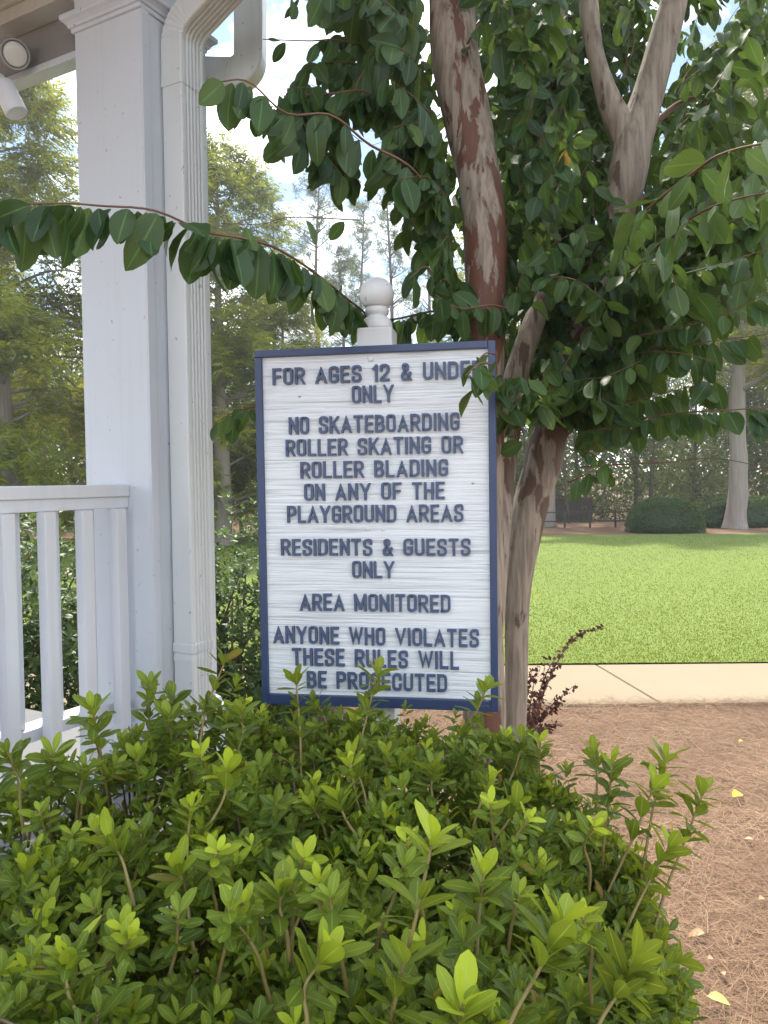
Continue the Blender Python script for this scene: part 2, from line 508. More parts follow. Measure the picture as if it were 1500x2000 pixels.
M['fence_board'] = s.done(s.bsdf(s.mix(r, (0.025, 0.020, 0.015), (0.06, 0.045, 0.035)), 0.85))

# ------------------------------------------------------------------ ground, lawn, path
def sheet(name, x0, x1, y0, y1, z, mat, nx=1, ny=1, wob=0.0):
    m = MB()
    xs, ys = np.linspace(x0, x1, nx + 1), np.linspace(y0, y1, ny + 1)
    vs = [(x, y + (wob * mnoise.noise(Vector((x * 1.7, y, 3.1))) * (0.06 if j == 0 else 1) if j in (0, ny) else 0), z) for j, y in enumerate(ys) for x in xs]
    fs = [(j * (nx + 1) + i, j * (nx + 1) + i + 1, (j + 1) * (nx + 1) + i + 1, (j + 1) * (nx + 1) + i) for j in range(ny) for i in range(nx)]
    m.add(vs, fs)
    o = m.build(name, mat); o['kind'] = 'structure'
    return o
sheet('ground', -400, 400, -200, 800, 0.0, M['mulch_ground'])
PATH_NEAR, PATH_FAR = G(1250, 1380)[1], G(1250, 1302)[1]
LAWN_FAR = G(1250, 1046)[1]
sheet('lawn', -22, 36, PATH_FAR + 0.02, LAWN_FAR, 0.03, M['lawn_ground'], 160, 12, 0.35)
# concrete path of slabs with tooled joints
m = MB()
jd = G(1290, 1378) - G(1165, 1303)
jx0, jdx = G(1290, 1378)[0], jd[0] / jd[1]
joints = [jx0 + k * 1.55 for k in range(-9, 10)]
for a, b in zip(joints[:-1], joints[1:]):
    g = 0.006
    def px_(x, y): return x + (y - PATH_NEAR) * jdx * -1 * -1
    q = [(px_(a + g, PATH_NEAR), PATH_NEAR), (px_(b - g, PATH_NEAR), PATH_NEAR), (px_(b - g, PATH_FAR), PATH_FAR), (px_(a + g, PATH_FAR), PATH_FAR)]
    bm = bmesh.new()
    vb = [bm.verts.new((x, y, 0.004)) for x, y in q]; vt = [bm.verts.new((x, y, 0.020)) for x, y in q]
    bm.faces.new(vt)
    for i in range(4): bm.faces.new((vb[i], vb[(i + 1) % 4], vt[(i + 1) % 4], vt[i]))
    bmesh.ops.bevel(bm, geom=[e for e in bm.edges if all(vv in vt for vv in e.verts)], offset=0.005, segments=2, affect='EDGES')
    bm.verts.index_update()
    m.add([np.array(x.co) for x in bm.verts], [[x.index for x in f.verts] for f in bm.faces]); bm.free()
o = m.build('path', M['concrete']); o['kind'] = 'structure'

# grass blades of the lawn
N = 210000
py = 1046 + (1303 - 1046) * RNG.random(N) ** 0.85; px = -500 + 2500 * RNG.random(N)
r = np.stack([(px - 750) / FPX, -(py - 1000) / FPX, -np.ones(N)], 1) @ RC.T
pos = CAM + r * ((0.03 - 1.6) / r[:, 2])[:, None]
ok = (pos[:, 1] > PATH_FAR + 0.0) & (pos[:, 1] < LAWN_FAR + 0.1) & (pos[:, 0] > -20) & (pos[:, 0] < 34)
pos = pos[ok]; N = len(pos)
dist = pos[:, 1]
d = unit(np.stack([RNG.normal(0, 0.5, N), RNG.normal(0, 0.5, N), np.ones(N)], 1))
v, f = rhombs(pos - d * 0.01, d, rand_unit(N), (0.015 + 0.017 * RNG.random(N)) * (0.8 + dist * 0.03), 0.004 + dist * 0.0005)
pat = np.array([mnoise.noise(Vector((p[0] * 0.45, p[1] * 0.7, 0))) for p in pos]) * 0.5 + 0.45
var = np.zeros((N, 3)); var[:, 0] = np.clip(pat * 1.3 - .1 + RNG.normal(0, 0.15, N), 0, 1); var[:, 1] = np.clip(RNG.normal(0.08, 0.15, N) + (pat > 0.62) * 0.2, 0, 1)
var[:, 2] = (RNG.random(N) < 0.03 + 0.06 * (dist < 10)) * 0.5
tag(fast_mesh('grass', v, f, M['grass'], None, np.repeat(var, 4, 0)), 'short sunlit lawn grass beyond the concrete path', 'grass', kind='stuff')

# pine straw lying on the bed
N = 100000
pos = np.stack([RNG.uniform(-3.2, 4.2, N), PATH_NEAR + 0.05 - (PATH_NEAR - 0.9) * RNG.random(N) ** 1.0, 0.003 + 0.022 * RNG.random(N)], 1)
over = RNG.random(N) < 0.03
pos[over, 1] = PATH_NEAR + RNG.normal(0.0, 0.05, over.sum()); pos[over, 2] = 0.024
N = len(pos)
th = RNG.random(N) * 6.28; tl = RNG.normal(0, 0.06, N)
d = np.stack([np.cos(th), np.sin(th), tl], 1); sd = np.stack([-np.sin(th), np.cos(th), RNG.normal(0, 0.3, N)], 1)
Ln = RNG.uniform(0.07, 0.17, N)[:, None]; W = RNG.uniform(0.0009, 0.0019, N)[:, None]; bd = RNG.normal(0, 0.014, N)[:, None]
hd = np.array([0, 0, 1.0])
ctr = [pos, pos + d * Ln * 0.5 + sd * bd + hd * 0.004, pos + d * Ln]
rows = [np.stack([c_ + sd * W * 0.5, c_ - sd * W * 0.5], 1) for c_ in ctr]
v = np.stack(rows, 1).reshape(-1, 3)
v[:, 2] = np.maximum(v[:, 2], 0.002)
b0 = (np.arange(N) * 6)[:, None, None]
f = (b0 + np.array([[0, 1, 3, 2], [2, 3, 5, 4]])[None]).reshape(-1, 4)
cl = np.array([mnoise.noise(Vector((p[0] * 2.2, p[1] * 2.2, 9))) for p in pos])
var = np.zeros((N, 3)); var[:, 0] = np.clip(0.45 + cl * 0.7 + RNG.normal(0, 0.28, N), 0, 1); var[:, 1] = np.clip(RNG.normal(0.05, 0.22, N) + cl * 0.2, 0, 0.8); var[:, 2] = (RNG.random(N) < 0.12) * 0.6
tag(fast_mesh('pine_straw', v, f, M['straw'], None, np.repeat(var, 6, 0)), 'brown pine straw mulch covering the planting bed', 'mulch', kind='stuff')

# ------------------------------------------------------------------ porch
EU = np.array([-0.881, 0.473, 0]); EU /= np.linalg.norm(EU)     # to the left, away
EV = np.array([0.473, 0.881, 0]); EV /= np.linalg.norm(EV)      # to the right, away
EZ = np.array([0, 0, 1.0])
cc = P(294, 950, 2.5); C0 = np.array([cc[0], cc[1], 0.0])       # near corner of the column
CW = 0.30
FLOOR_Z = 0.62
porch = thing('porch', 'white painted porch corner with square column, picket railing and downspout', 'porch', tuple(C0))
wp = M['white_paint']
m = MB()
m.box(C0, EU, EV, EZ, (0, CW), (0, CW), (0.2, 3.9), 0.004)
column = m.build('column', wp, porch)
# thin corner boards on the side faces, leaving a recessed strip
m = MB()
m.box(C0, EU, EV, EZ, (-0.006, -0.0005), (0.0, 0.032), (0.86, 3.10), 0.0015)
m.build('corner_board', wp, column)
m = MB()
m.box(C0, EU, EV, EZ, (-0.006, -0.0005), (0.268, CW), (0.86, 3.10), 0.0015)
m.build('corner_board', wp, column)
def square_ring(off, z):
    return np.array([C0 + EU * a + EV * b + EZ * z for a, b in ((-off, -off), (CW + off, -off), (CW + off, CW + off), (-off, CW + off))])
m = MB()
m.loft([square_ring(o_, z_) for o_, z_ in [(0.001, 3.098), (0.007, 3.100), (0.008, 3.112), (0.014, 3.114), (0.017, 3.122), (0.024, 3.130), (0.032, 3.136), (0.034, 3.139), (0.034, 3.152), (0.001, 3.156)]])
m.build('crown_moulding', wp, column)
m = MB()
m.loft([square_ring(o_, z_) for o_, z_ in [(0.030, 0.40), (0.030, 0.775), (0.026, 0.785), (0.016, 0.795), (0.012, 0.812), (0.001, 0.822)]])
m.build('plinth', wp, column)

# railing towards the camera from the column, along -EV
rp = M['rail_paint']
RU0, RU1 = 0.092, 0.215          # across the rail
RL = 3.2
rail_top_r, rail_top_l = 1.585, 1.588
m = MB()
m.box(C0, EU, EV, EZ, (RU0, RU1), (-RL, -0.001), (1.549, 1.588), 0.004)
m.box(C0, EU, EV, EZ, (RU0 + 0.008, RU1 - 0.008), (-RL, -0.001), (1.512, 1.5488), 0.003)
railing = m.build('railing', rp, porch)
m = MB()
m.box(C0, EU, EV, EZ, (RU0 + 0.035, RU1 - 0.012), (-RL, -0.001), (0.83, 0.868), 0.003)
m.build('bottom_rail', rp, railing)
k = 0
for t in np.arange(0.035, 2.4, 0.135):
    m = MB()
    m.box(C0, EU, EV, EZ, (RU0 - 0.018, RU0 + 0.0195), (-t - 0.04, -t), (0.60, 1.511), 0.003)
    m.build('baluster', rp, railing)
    m = MB()
    tt = t + 0.0675
    m.box(C0, EU, EV, EZ, (RU0 + 0.055, RU0 + 0.093), (-tt - 0.04, -tt), (0.869, 1.511), 0.003)
    m.build('baluster', rp, railing)
# floor with skirt board
m = MB()
m.box(C0, EU, EV, EZ, (-0.03, 3.4), (-3.2, 0.36), (0.56, FLOOR_Z - 0.02), 0.006)
m.build('floor', M['floor_paint'], porch)
m = MB()
m.box(C0, EU, EV, EZ, (0.0, 3.3), (-3.15, 0.33), (0.02, 0.559))
m.build('skirt', rp, porch)
# beam to the left of the column, its lower trim and the ceiling
m = MB()
m.box(C0, EU, EV, EZ, (CW, 3.4), (0.045, 0.085), (3.075, 3.60), 0.003)
beam = m.build('beam', M['ceiling_paint'], porch)
m = MB()
m.box(C0, EU, EV, EZ, (CW, 3.4), (0.035, 0.094), (3.050, 3.0745), 0.003)
m.build('beam_trim', M['white_paint'], beam)
m = MB()
m.box(C0, EU, EV, EZ, (CW, 3.4), (-0.035, 0.0445), (3.205, 3.25), 0.004)
m.box(C0, EU, EV, EZ, (CW, 3.4), (-0.05, 0.0445), (3.2505, 3.275), 0.004)
m.build('crown_moulding', M['cream_paint'], beam)
m = MB()
m.box(C0, EU, EV, EZ, (CW + 0.001, 3.4), (-3.2, -0.0505), (3.277, 3.31))
m.build('ceiling', M['ceiling_paint'], porch)
m = MB()
m.box(C0, EU, EV, EZ, (0.02, 0.28), (-3.2, -0.002), (3.33, 3.72), 0.003)
m.build('side_beam', M['white_paint'], porch)
# roof with eaves
m = MB()
m.box(C0, EU, EV, EZ, (-0.55, 3.6), (-3.4, 0.82), (3.901, 3.98))
rc_ = [C0 + EU * a + EV * b + EZ * z for a, b, z in ((-0.58, -3.45, 3.985), (3.7, -3.45, 3.985), (3.7, 0.87, 3.985), (-0.58, 0.87, 3.985), (1.6, -1.2, 5.0))]
m.add(rc_, [(0, 1, 4), (1, 2, 4), (2, 3, 4), (3, 0, 4), (3, 2, 1, 0)])
m.build('roof', M['roof_shingle'], porch)

# downspout: ribbed rectangular pipe with an elbow towards the eaves
DV0, DV1 = 0.085, 0.190
DW = 0.082
def spout_profile(wu, wv, rib=True):
    """points (a across EV, b outwards), counter-clockwise, with grooves in the outer face"""
    pts = [(0, 0)]
    r = 0.006
    pts += [(0, wu - r), (r * 0.3, wu - r * 0.3), (r, wu)]
    if rib:
        for g in np.linspace(wv * 0.22, wv * 0.82, 5):
            pts += [(g - 0.0062, wu), (g - 0.003, wu - 0.0045), (g + 0.003, wu - 0.0045), (g + 0.0062, wu)]
    pts += [(wv - r, wu), (wv - r * 0.3, wu - r * 0.3), (wv, wu - r), (wv, 0)]
    return pts
def spout(path, outs, wu, wv, grow=0.0, rib=True):
    prof = spout_profile(wu, wv, rib)
    ctr = (wv / 2, wu / 2)
    rings = []
    for (p, nrm), gr in zip(zip(path, outs), grow if hasattr(grow, '__len__') else [grow] * len(path)):
        rings.append(np.array([p + EV * (ctr[0] + (a - ctr[0]) * (1 + gr)) + nrm * (ctr[1] + (b - ctr[1]) * (1 + gr)) for a, b in prof]))
    return rings
Q0 = C0 + EV * DV0 - EU * 0.0075
m = MB()
m.loft(spout([Q0 + EZ * z for z in (0.05, 2.90)], [-EU] * 2, DW, DV1 - DV0))
downspout = m.build('downspout', M['spout_paint'], porch)
# elbow: straight collar, curved bend, then a sloping run to the gutter
path, outs, gr = [], [], []
for z in (2.885, 2.90, 2.93, 3.02):
    path.append(Q0 + EZ * z); outs.append(-EU); gr.append(0.06 if z < 2.92 else 0.045)
R_ = 0.16; base = Q0 + EZ * 3.02
for i in range(1, 22):
    th = rad(62) * i / 21
    # bend centre lies outwards of the outer face
    cx = DW + R_ * 0.35
    rr = cx
    p = base - EU * (cx - rr * math.cos(th)) + EZ * rr * math.sin(th)
    crimp = 0.02 if (i % 3 == 0) else 0.045
    path.append(p); outs.append(-EU * math.cos(th) - EZ * math.sin(th)); gr.append(crimp)
tdir = -EU * math.sin(rad(62)) + EZ * math.cos(rad(62))
for t in (0.05, 0.40):
    path.append(path[23 + 1] + tdir * t if False else p + tdir * t); outs.append(outs[24]); gr.append(0.045)
m = MB(); m.loft(spout(path, outs, DW, DV1 - DV0, gr)); m.build('elbow', M['spout_paint'], downspout)
for z in (1.02, ):
    m = MB(); m.loft(spout([Q0 + EZ * zz for zz in (z, z + 0.004, z + 0.03, z + 0.034)], [-EU] * 4, DW, DV1 - DV0, [0.03, 0.07, 0.07, 0.03]))
    m.build('collar', M['spout_paint'], downspout)
    m = MB(); m.loft(spout([Q0 + EZ * zz for zz in (z - 0.03, z - 0.02, z - 0.005)], [-EU] * 3, DW, DV1 - DV0, [0.05, 0.05, 0.02])); m.build('collar', M['spout_paint'], downspout)
# second pipe: drops from the gutter and turns in behind the column
a0, a1, a2, a3 = P(489, -420, 2.74), P(489, 90, 2.74), P(489, 152, 2.74), P(384, 148, 2.80)
m = MB()
ctrl = [a0, a1]
for i in range(1, 12):
    th = math.pi / 2 * i / 11
    ctrl.append(P(489 - 38 * (1 - math.cos(th)), 112 + 38 * math.sin(th), 2.74 + 0.02 * i / 11))
ctrl.append(a3)
ctrl = np.array(ctrl); tt = unit(np.gradient(ctrl, axis=0))
fwd = unit(np.array([0.05, 1.0, 0]))
rings = []
for p, t_ in zip(ctrl, tt):
    nn = unit(np.cross(t_, fwd)); bb = np.cross(nn, t_)
    rings.append(np.array([p + nn * a * 0.051 + bb * b * 0.04 for a, b in ((-1, -.9), (-.9, -1), (.9, -1), (1, -.9), (1, .9), (.9, 1), (-.9, 1), (-1, .9))]))
m.loft(rings)
m.build('gutter_pipe', M['spout_paint'], porch)
m = MB()
m.box(C0, EU, EV, EZ, (-0.69, -0.552), (-3.4, 0.82), (3.80, 3.93), 0.01)
m.build('gutter', M['spout_paint'], porch)

# flood lights on the beam
def oriented_lathe(m, c, axis, prof, k=24):
    axis = unit(axis); a = unit(np.cross(axis, [0.3, 0.2, 1.0])); b = np.cross(axis, a)
    m.loft([np.array([np.asarray(c) + axis * h + (a * math.cos(2 * math.pi * j / k) + b * math.sin(2 * math.pi * j / k)) * r for j in range(k)]) for r, h in prof], smooth=True)
fl = P(30, 106, 2.66)
lamp = thing('flood_light', 'round grey flood light with pale lens fixed to the dark beam face', 'flood light', tuple(fl + np.array([0.02, 0.1, 0])))
ax = unit(np.array([0.50, -0.72, -0.42]))
m = MB(); oriented_lathe(m, fl, ax, [(0.018, -0.115), (0.030, -0.11), (0.036, -0.06), (0.046, -0.045), (0.049, -0.01), (0.049, 0.0), (0.043, 0.001), (0.042, -0.006)])
head = m.build('lamp_housing', M['lamp_grey'], lamp)
m = MB(); oriented_lathe(m, fl, ax, [(0.0415, -0.004), (0.035, 0.004), (0.02, 0.008), (0.004, 0.009)]); m.build('lens', M['lens_glass'], head)
for i in range(9):
    th = 2 * math.pi * i / 9
    a_ = unit(np.cross(ax, [0.3, 0.2, 1.0])); b_ = np.cross(ax, a_)
    q = fl + (a_ * math.cos(th) + b_ * math.sin(th)) * 0.046
    m = MB(); m.tube([q - ax * 0.06, q - ax * 0.004], [0.005, 0.005], 6); m.build('cooling_fin', M['lamp_grey'], head)
m = MB(); m.tube(smooth_path([fl - ax * 0.10, fl - ax * 0.14 + np.array([0, 0.02, 0.02]), P(30, 82, 2.93)], 8), [0.012] * 8, 8)
m.build('mounting_arm', M['cream_paint'], lamp)
fl2 = P(22, 200, 2.62)
lamp2 = thing('hanging_lamp', 'plain white cylindrical lamp hanging below the beam at left edge', 'lamp', tuple(P(8, 150, 2.66)))
ax2 = unit(P(36, 225, 2.62) - P(4, 160, 2.62))
m = MB(); oriented_lathe(m, fl2, ax2, [(0.006, -0.075), (0.028, -0.072), (0.036, -0.064), (0.037, 0.04), (0.034, 0.044), (0.030, 0.040)])
hd2 = m.build('lamp_housing', M['rail_paint'], lamp2)
m = MB(); oriented_lathe(m, fl2, ax2, [(0.031, 0.036), (0.02, 0.037), (0.004, 0.0375)]); m.build('lens', M['lens_glass'], hd2)
m = MB(); m.tube(smooth_path([fl2 - ax2 * 0.07, fl2 - ax2 * 0.10 + np.array([0, 0.03, 0.01]), P(-6, 145, 2.80)], 8), [0.009] * 8, 8); m.build('mounting_arm', M['rail_paint'], lamp2)

# ------------------------------------------------------------------ sign
SC0 = np.array([-0.02446, 1.92790, 1.47476]); YAW, SRL, SPT = 0.162915, 0.00555, 0.001906
SX = np.array([math.cos(YAW) * math.cos(SRL), -math.sin(YAW) * math.cos(SRL), math.sin(SRL)])
_n0 = np.array([-math.sin(YAW), -math.cos(YAW), 0]); _u0 = np.cross(_n0, SX); _u0 = _u0 if _u0[2] > 0 else -_u0
SU = _u0 * math.cos(SPT) + np.cross(SX, _u0) * math.sin(SPT)
SN = np.cross(SX, SU)                      # towards the camera
if SN[1] > 0: SN = -SN
sign = thing('rules_sign', 'white wooden rules sign with navy frame and raised navy lettering on a post', 'sign', (SC0[0], SC0[1] + 0.06, 0))
SW, SH = 0.61, 0.914
FT, FB, FS = 0.0185, 0.0275, 0.0185
m = MB()
m.box(SC0, SX, SU, SN, (-SW / 2 + FS - 0.002, SW / 2 - FS + 0.002), (-SH / 2 + FB - 0.002, SH / 2 - FT + 0.002), (-0.030, -0.010))
def to_grain(o): return o
panel = m.build('panel', M['sign_board'], sign)
m = MB()
z0, z1 = -0.034, 0.0
m.box(SC0, SX, SU, SN, (-SW / 2, -SW / 2 + FS), (-SH / 2, SH / 2 - FT - 0.0005), (z0, z1), 0.0022)
m.box(SC0, SX, SU, SN, (SW / 2 - FS, SW / 2), (-SH / 2, SH / 2), (z0, z1 + 0.0006), 0.0022)
m.box(SC0, SX, SU, SN, (-SW / 2, SW / 2 - FS - 0.0005), (SH / 2 - FT, SH / 2), (z0, z1 + 0.0004), 0.0022)
m.box(SC0, SX, SU, SN, (-SW / 2 + FS + 0.0005, SW / 2 - FS - 0.0005), (-SH / 2, -SH / 2 + FB), (z0, z1 - 0.0004), 0.0022)
m.build('frame', M['navy_paint'], sign)
PC = SC0 - SN * (0.0345 + 0.0455); PC = np.array([PC[0], PC[1], 0])
hz = unit(np.array([SX[0], SX[1], 0])); hn = np.array([-hz[1], hz[0], 0])
m = MB(); m.box(PC - hz * 0.002, hz, hn, EZ, (-0.0455, 0.0455), (-0.0455, 0.0455), (-0.2, 1.984), 0.004)
post = m.build('post', M['post_paint'], sign)
m = MB()
zz = 1.9845
m.lathe(PC + EZ * zz - hz * 0.002, [(0.004, 0.0), (0.038, 0.0), (0.040, 0.006), (0.039, 0.016), (0.036, 0.024), (0.031, 0.030), (0.026, 0.033), (0.026, 0.037), (0.030, 0.040), (0.031, 0.048), (0.030, 0.056), (0.028, 0.058)]
        + [(0.0445 * math.sin(a), 0.0905 - 0.0445 * math.cos(a)) for a in np.linspace(0.74, math.pi - 0.05, 16)], 32)
m.build('finial', M['post_paint'], post)
# carriage bolt heads
for x, y in ((-0.004, 0.4265), (-0.018, -0.003), (0.020, -0.003)):
    m = MB(); q = SC0 + SX * x + SU * y - SN * 0.0098
    r0 = 0.0085 if y > 0.1 else 0.0035
    oriented_lathe(m, q, SN, [(r0, 0.0), (r0, 0.0015), (r0 * 0.8, 0.003), (r0 * 0.3, 0.004)], 16)
    m.build('bolt_head', M['screw_metal'], panel)
for x, y in ((-0.190, 0.337), (0.247, 0.110)):  # small flies resting on the panel, as low oval cones
    m = MB(); q = SC0 + SX * x + SU * y - SN * 0.0097
    m.add([q + SX * math.cos(a) * 0.0045 + SU * math.sin(a) * 0.0022 - SX * 0 for a in np.linspace(0, 6.0, 9)] + [q + SN * 0.0035], [(i, (i + 1) % 9, 9) for i in range(9)])
    m.build('insect_spot', M['lamp_grey'], panel)

# raised lettering drawn from strokes
r = 0.24
GL = {
 'A': (.56, [[(0, -.05), (.5, 1.0), (1, -.05)], [(.16, .28), (.84, .28)]]),
 'B': (.46, [[(0, 0), (0, 1), (.92, 1, r), (.92, .52, r), (0, .52)], [(0, .52), (1, .52, r), (1, 0, r), (0, 0)]]),
 'C': (.44, [[(1, .70), (1, 1, r), (0, 1, r), (0, 0, r), (1, 0, r), (1, .30)]]),
 'D': (.46, [[(0, 0), (0, 1), (1, 1, r), (1, 0, r), (-.02, 0)]]),
 'E': (.40, [[(1, 1), (0, 1), (0, 0), (1, 0)], [(0, .52), (.86, .52)]]),
 'F': (.40, [[(0, 0), (0, 1), (1, 1)], [(0, .50), (.86, .50)]]),
 'G': (.45, [[(1, .74), (1, 1, r), (0, 1, r), (0, 0, r), (1, 0, r), (1, .46), (.56, .46)]]),
 'H': (.46, [[(0, 0), (0, 1)], [(1, 0), (1, 1)], [(0, .52), (1, .52)]]),
 'I': (.0, [[(0, 0), (0, 1)]]),
 'K': (.48, [[(0, 0), (0, 1)], [(1, 1.05), (0, .34)], [(.38, .58), (1.02, -.05)]]),
 'L': (.38, [[(0, 1), (0, 0), (1, 0)]]),
 'M': (.66, [[(0, 0), (0, 1)], [(0, 1.0), (.5, .12)], [(.5, .12), (1, 1.0)], [(1, 1), (1, 0)]]),
 'N': (.48, [[(0, 0), (0, 1)], [(0, 1.0), (1, 0.0)], [(1, 0), (1, 1)]]),
 'O': (.45, [[(.5, 1), (0, 1, r), (0, 0, r), (1, 0, r), (1, 1, r), (.48, 1)]]),
 'P': (.46, [[(0, 0), (0, 1), (1, 1, r), (1, .46, r), (0, .46)]]),
 'R': (.47, [[(0, 0), (0, 1), (1, 1, r), (1, .48, r), (0, .48)], [(.48, .48), (1.02, -.05)]]),
 'S': (.45, [[(1, .76), (1, 1, r), (0, 1, r), (0, .54, r), (1, .46, r), (1, 0, r), (0, 0, r), (0, .24)]]),
 'T': (.46, [[(0, 1), (1, 1)], [(.5, 0), (.5, 1)]]),
 'U': (.45, [[(0, 1), (0, 0, r), (1, 0, r), (1, 1)]]),
 'V': (.54, [[(0, 1.05), (.5, 0.0), (1, 1.05)]]),
 'W': (.78, [[(0, 1.05), (.25, 0.0), (.5, .95), (.75, 0.0), (1, 1.05)]]),
 'Y': (.54, [[(0, 1.05), (.5, .42), (1, 1.05)], [(.5, .45), (.5, 0)]]),
 '1': (.16, [[(1, 0), (1, 1.0)], [(1, 1.0), (0, .80)]]),
 '2': (.45, [[(0, .70), (0, 1, r), (1, 1, r), (1, .58, .3), (0, .06), (0, 0), (1, 0)]]),
 '&': (.50, [[(1.02, -.04), (.12, .74, .12), (.12, 1, .14), (.70, 1, .14), (.70, .70, .12), (0, .34, .14), (0, 0, .2), (.70, 0, .22), (.98, .42)]]),
}
ST = 0.148
def fillet(pl):
    out = []
    for i, p in enumerate(pl):
        if len(p) == 2 or i in (0, len(pl) - 1):
            out.append(np.array(p[:2], float)); continue
        a, b, c_ = (np.array(q[:2], float) for q in (pl[i - 1], p, pl[i + 1]))
        da, dc = a - b, c_ - b
        rr = min(p[2], np.linalg.norm(da) * 0.5, np.linalg.norm(dc) * 0.5)
        p0, p1 = b + da / np.linalg.norm(da) * rr, b + dc / np.linalg.norm(dc) * rr
        for t in np.linspace(0, 1, 7):
            out.append((1 - t) ** 2 * p0 + 2 * t * (1 - t) * b * 1.0 + t ** 2 * p1)
    res = [out[0]]
    for q in out[1:]:
        if np.linalg.norm(q - res[-1]) > 0.012: res.append(q)
    return res
def stroke_poly(pts):
    pts = np.array(pts); n = len(pts); h = ST / 2
    tg = [unit(pts[1] - pts[0])] + [None] * (n - 2) + [unit(pts[-1] - pts[-2])]
    pts[0] -= tg[0] * h; pts[-1] += tg[-1] * h
    lf, rt = [], []
    for i in range(n):
        if i in (0, n - 1): nn = np.array([-tg[i][1], tg[i][0]]); k_ = 1
        else:
            d0, d1 = unit(pts[i] - pts[i - 1]), unit(pts[i + 1] - pts[i])
            n0, n1 = np.array([-d0[1], d0[0]]), np.array([-d1[1], d1[0]])
            nn = unit(n0 + n1); k_ = 1 / max(0.32, nn @ n0)
        lf.append(pts[i] + nn * h * k_); rt.append(pts[i] - nn * h * k_)
    return np.array(lf), np.array(rt)
LINES = [
    ('FOR AGES 12 & UNDER', -0.2589, 0.2738, 0.3679, 0.4104), ('ONLY', -0.0527, 0.0527, 0.3152, 0.3587),
    ('NO SKATEBOARDING', -0.2184, 0.2158, 0.2413, 0.2851), ('ROLLER SKATING OR', -0.2277, 0.2237, 0.1851, 0.2283),
    ('ROLLER BLADING', -0.1901, 0.1864, 0.1285, 0.1715), ('ON ANY OF THE', -0.1815, 0.1772, 0.0720, 0.1154),
    ('PLAYGROUND AREAS', -0.2275, 0.2230, 0.0153, 0.0594), ('RESIDENTS & GUESTS', -0.2457, 0.2398, -0.0692, -0.0260),
    ('ONLY', -0.0597, 0.0474, -0.1260, -0.0829), ('AREA MONITORED', -0.1986, 0.1883, -0.2108, -0.1668),
    ('ANYONE WHO VIOLATES', -0.2715, 0.2583, -0.2972, -0.2520), ('THESE RULES WILL', -0.2217, 0.2081, -0.3538, -0.3088),
    ('BE PROSECUTED', -0.1836, 0.1779, -0.4118, -0.3676)]
GAP, SPC = 0.125, 0.50
for text, x0, x1, yb, yt in LINES:
    cap = yt - yb
    adv, tot = [], 0.0
    for ch in text:
        if ch == ' ': adv.append((tot, 0)); tot += SPC; continue
        w_ = GL[ch][0] * 0.90 + ST
        adv.append((tot, w_)); tot += w_ + GAP
    tot -= GAP
    sx = (x1 - x0) / tot
    m = MB()
    ks = 0
    for ch, (ox, w_) in zip(text, adv):
        if ch == ' ': continue
        iw = GL[ch][0] * 0.90; jy = random.uniform(-0.012, 0.012)
        jr = random.gauss(0, 0.006)
        for si, st in enumerate(GL[ch][1]):
            lf, rt = stroke_poly(fillet([tuple([p[0] * iw + ST / 2, p[1] * (1 - ST) + ST / 2] + list(p[2:])) for p in st]))
            n = len(lf)
            def pt(q, zf):
                yy = min(max(q[1], 0.0), 1.0)
                X = x0 + (ox + q[0] + jr * yy) * sx; Y = yb + (yy + jy) * cap
                return SC0 + SX * X + SU * Y + SN * zf
            zf = -0.0100 + 0.0085 + 0.00035 * si + 0.0001 * (ks % 3)
            zb = -0.0102
            vs = [pt(q, zf) for q in lf] + [pt(q, zf) for q in rt] + [pt(q, zb) for q in lf] + [pt(q, zb) for q in rt]
            fs = []
            for i in range(n - 1):
                fs.append((n + i, n + i + 1, i + 1, i))
                fs.append((i, i + 1, 2 * n + i + 1, 2 * n + i))
                fs.append((n + i + 1, n + i, 3 * n + i, 3 * n + i + 1))
            fs.append((0, 2 * n, 3 * n, n)); fs.append((n - 1, 2 * n - 1, 4 * n - 1, 3 * n - 1))
            m.add(vs, fs)
        ks += 1
    m.build('lettering', M['letter_paint'], sign)

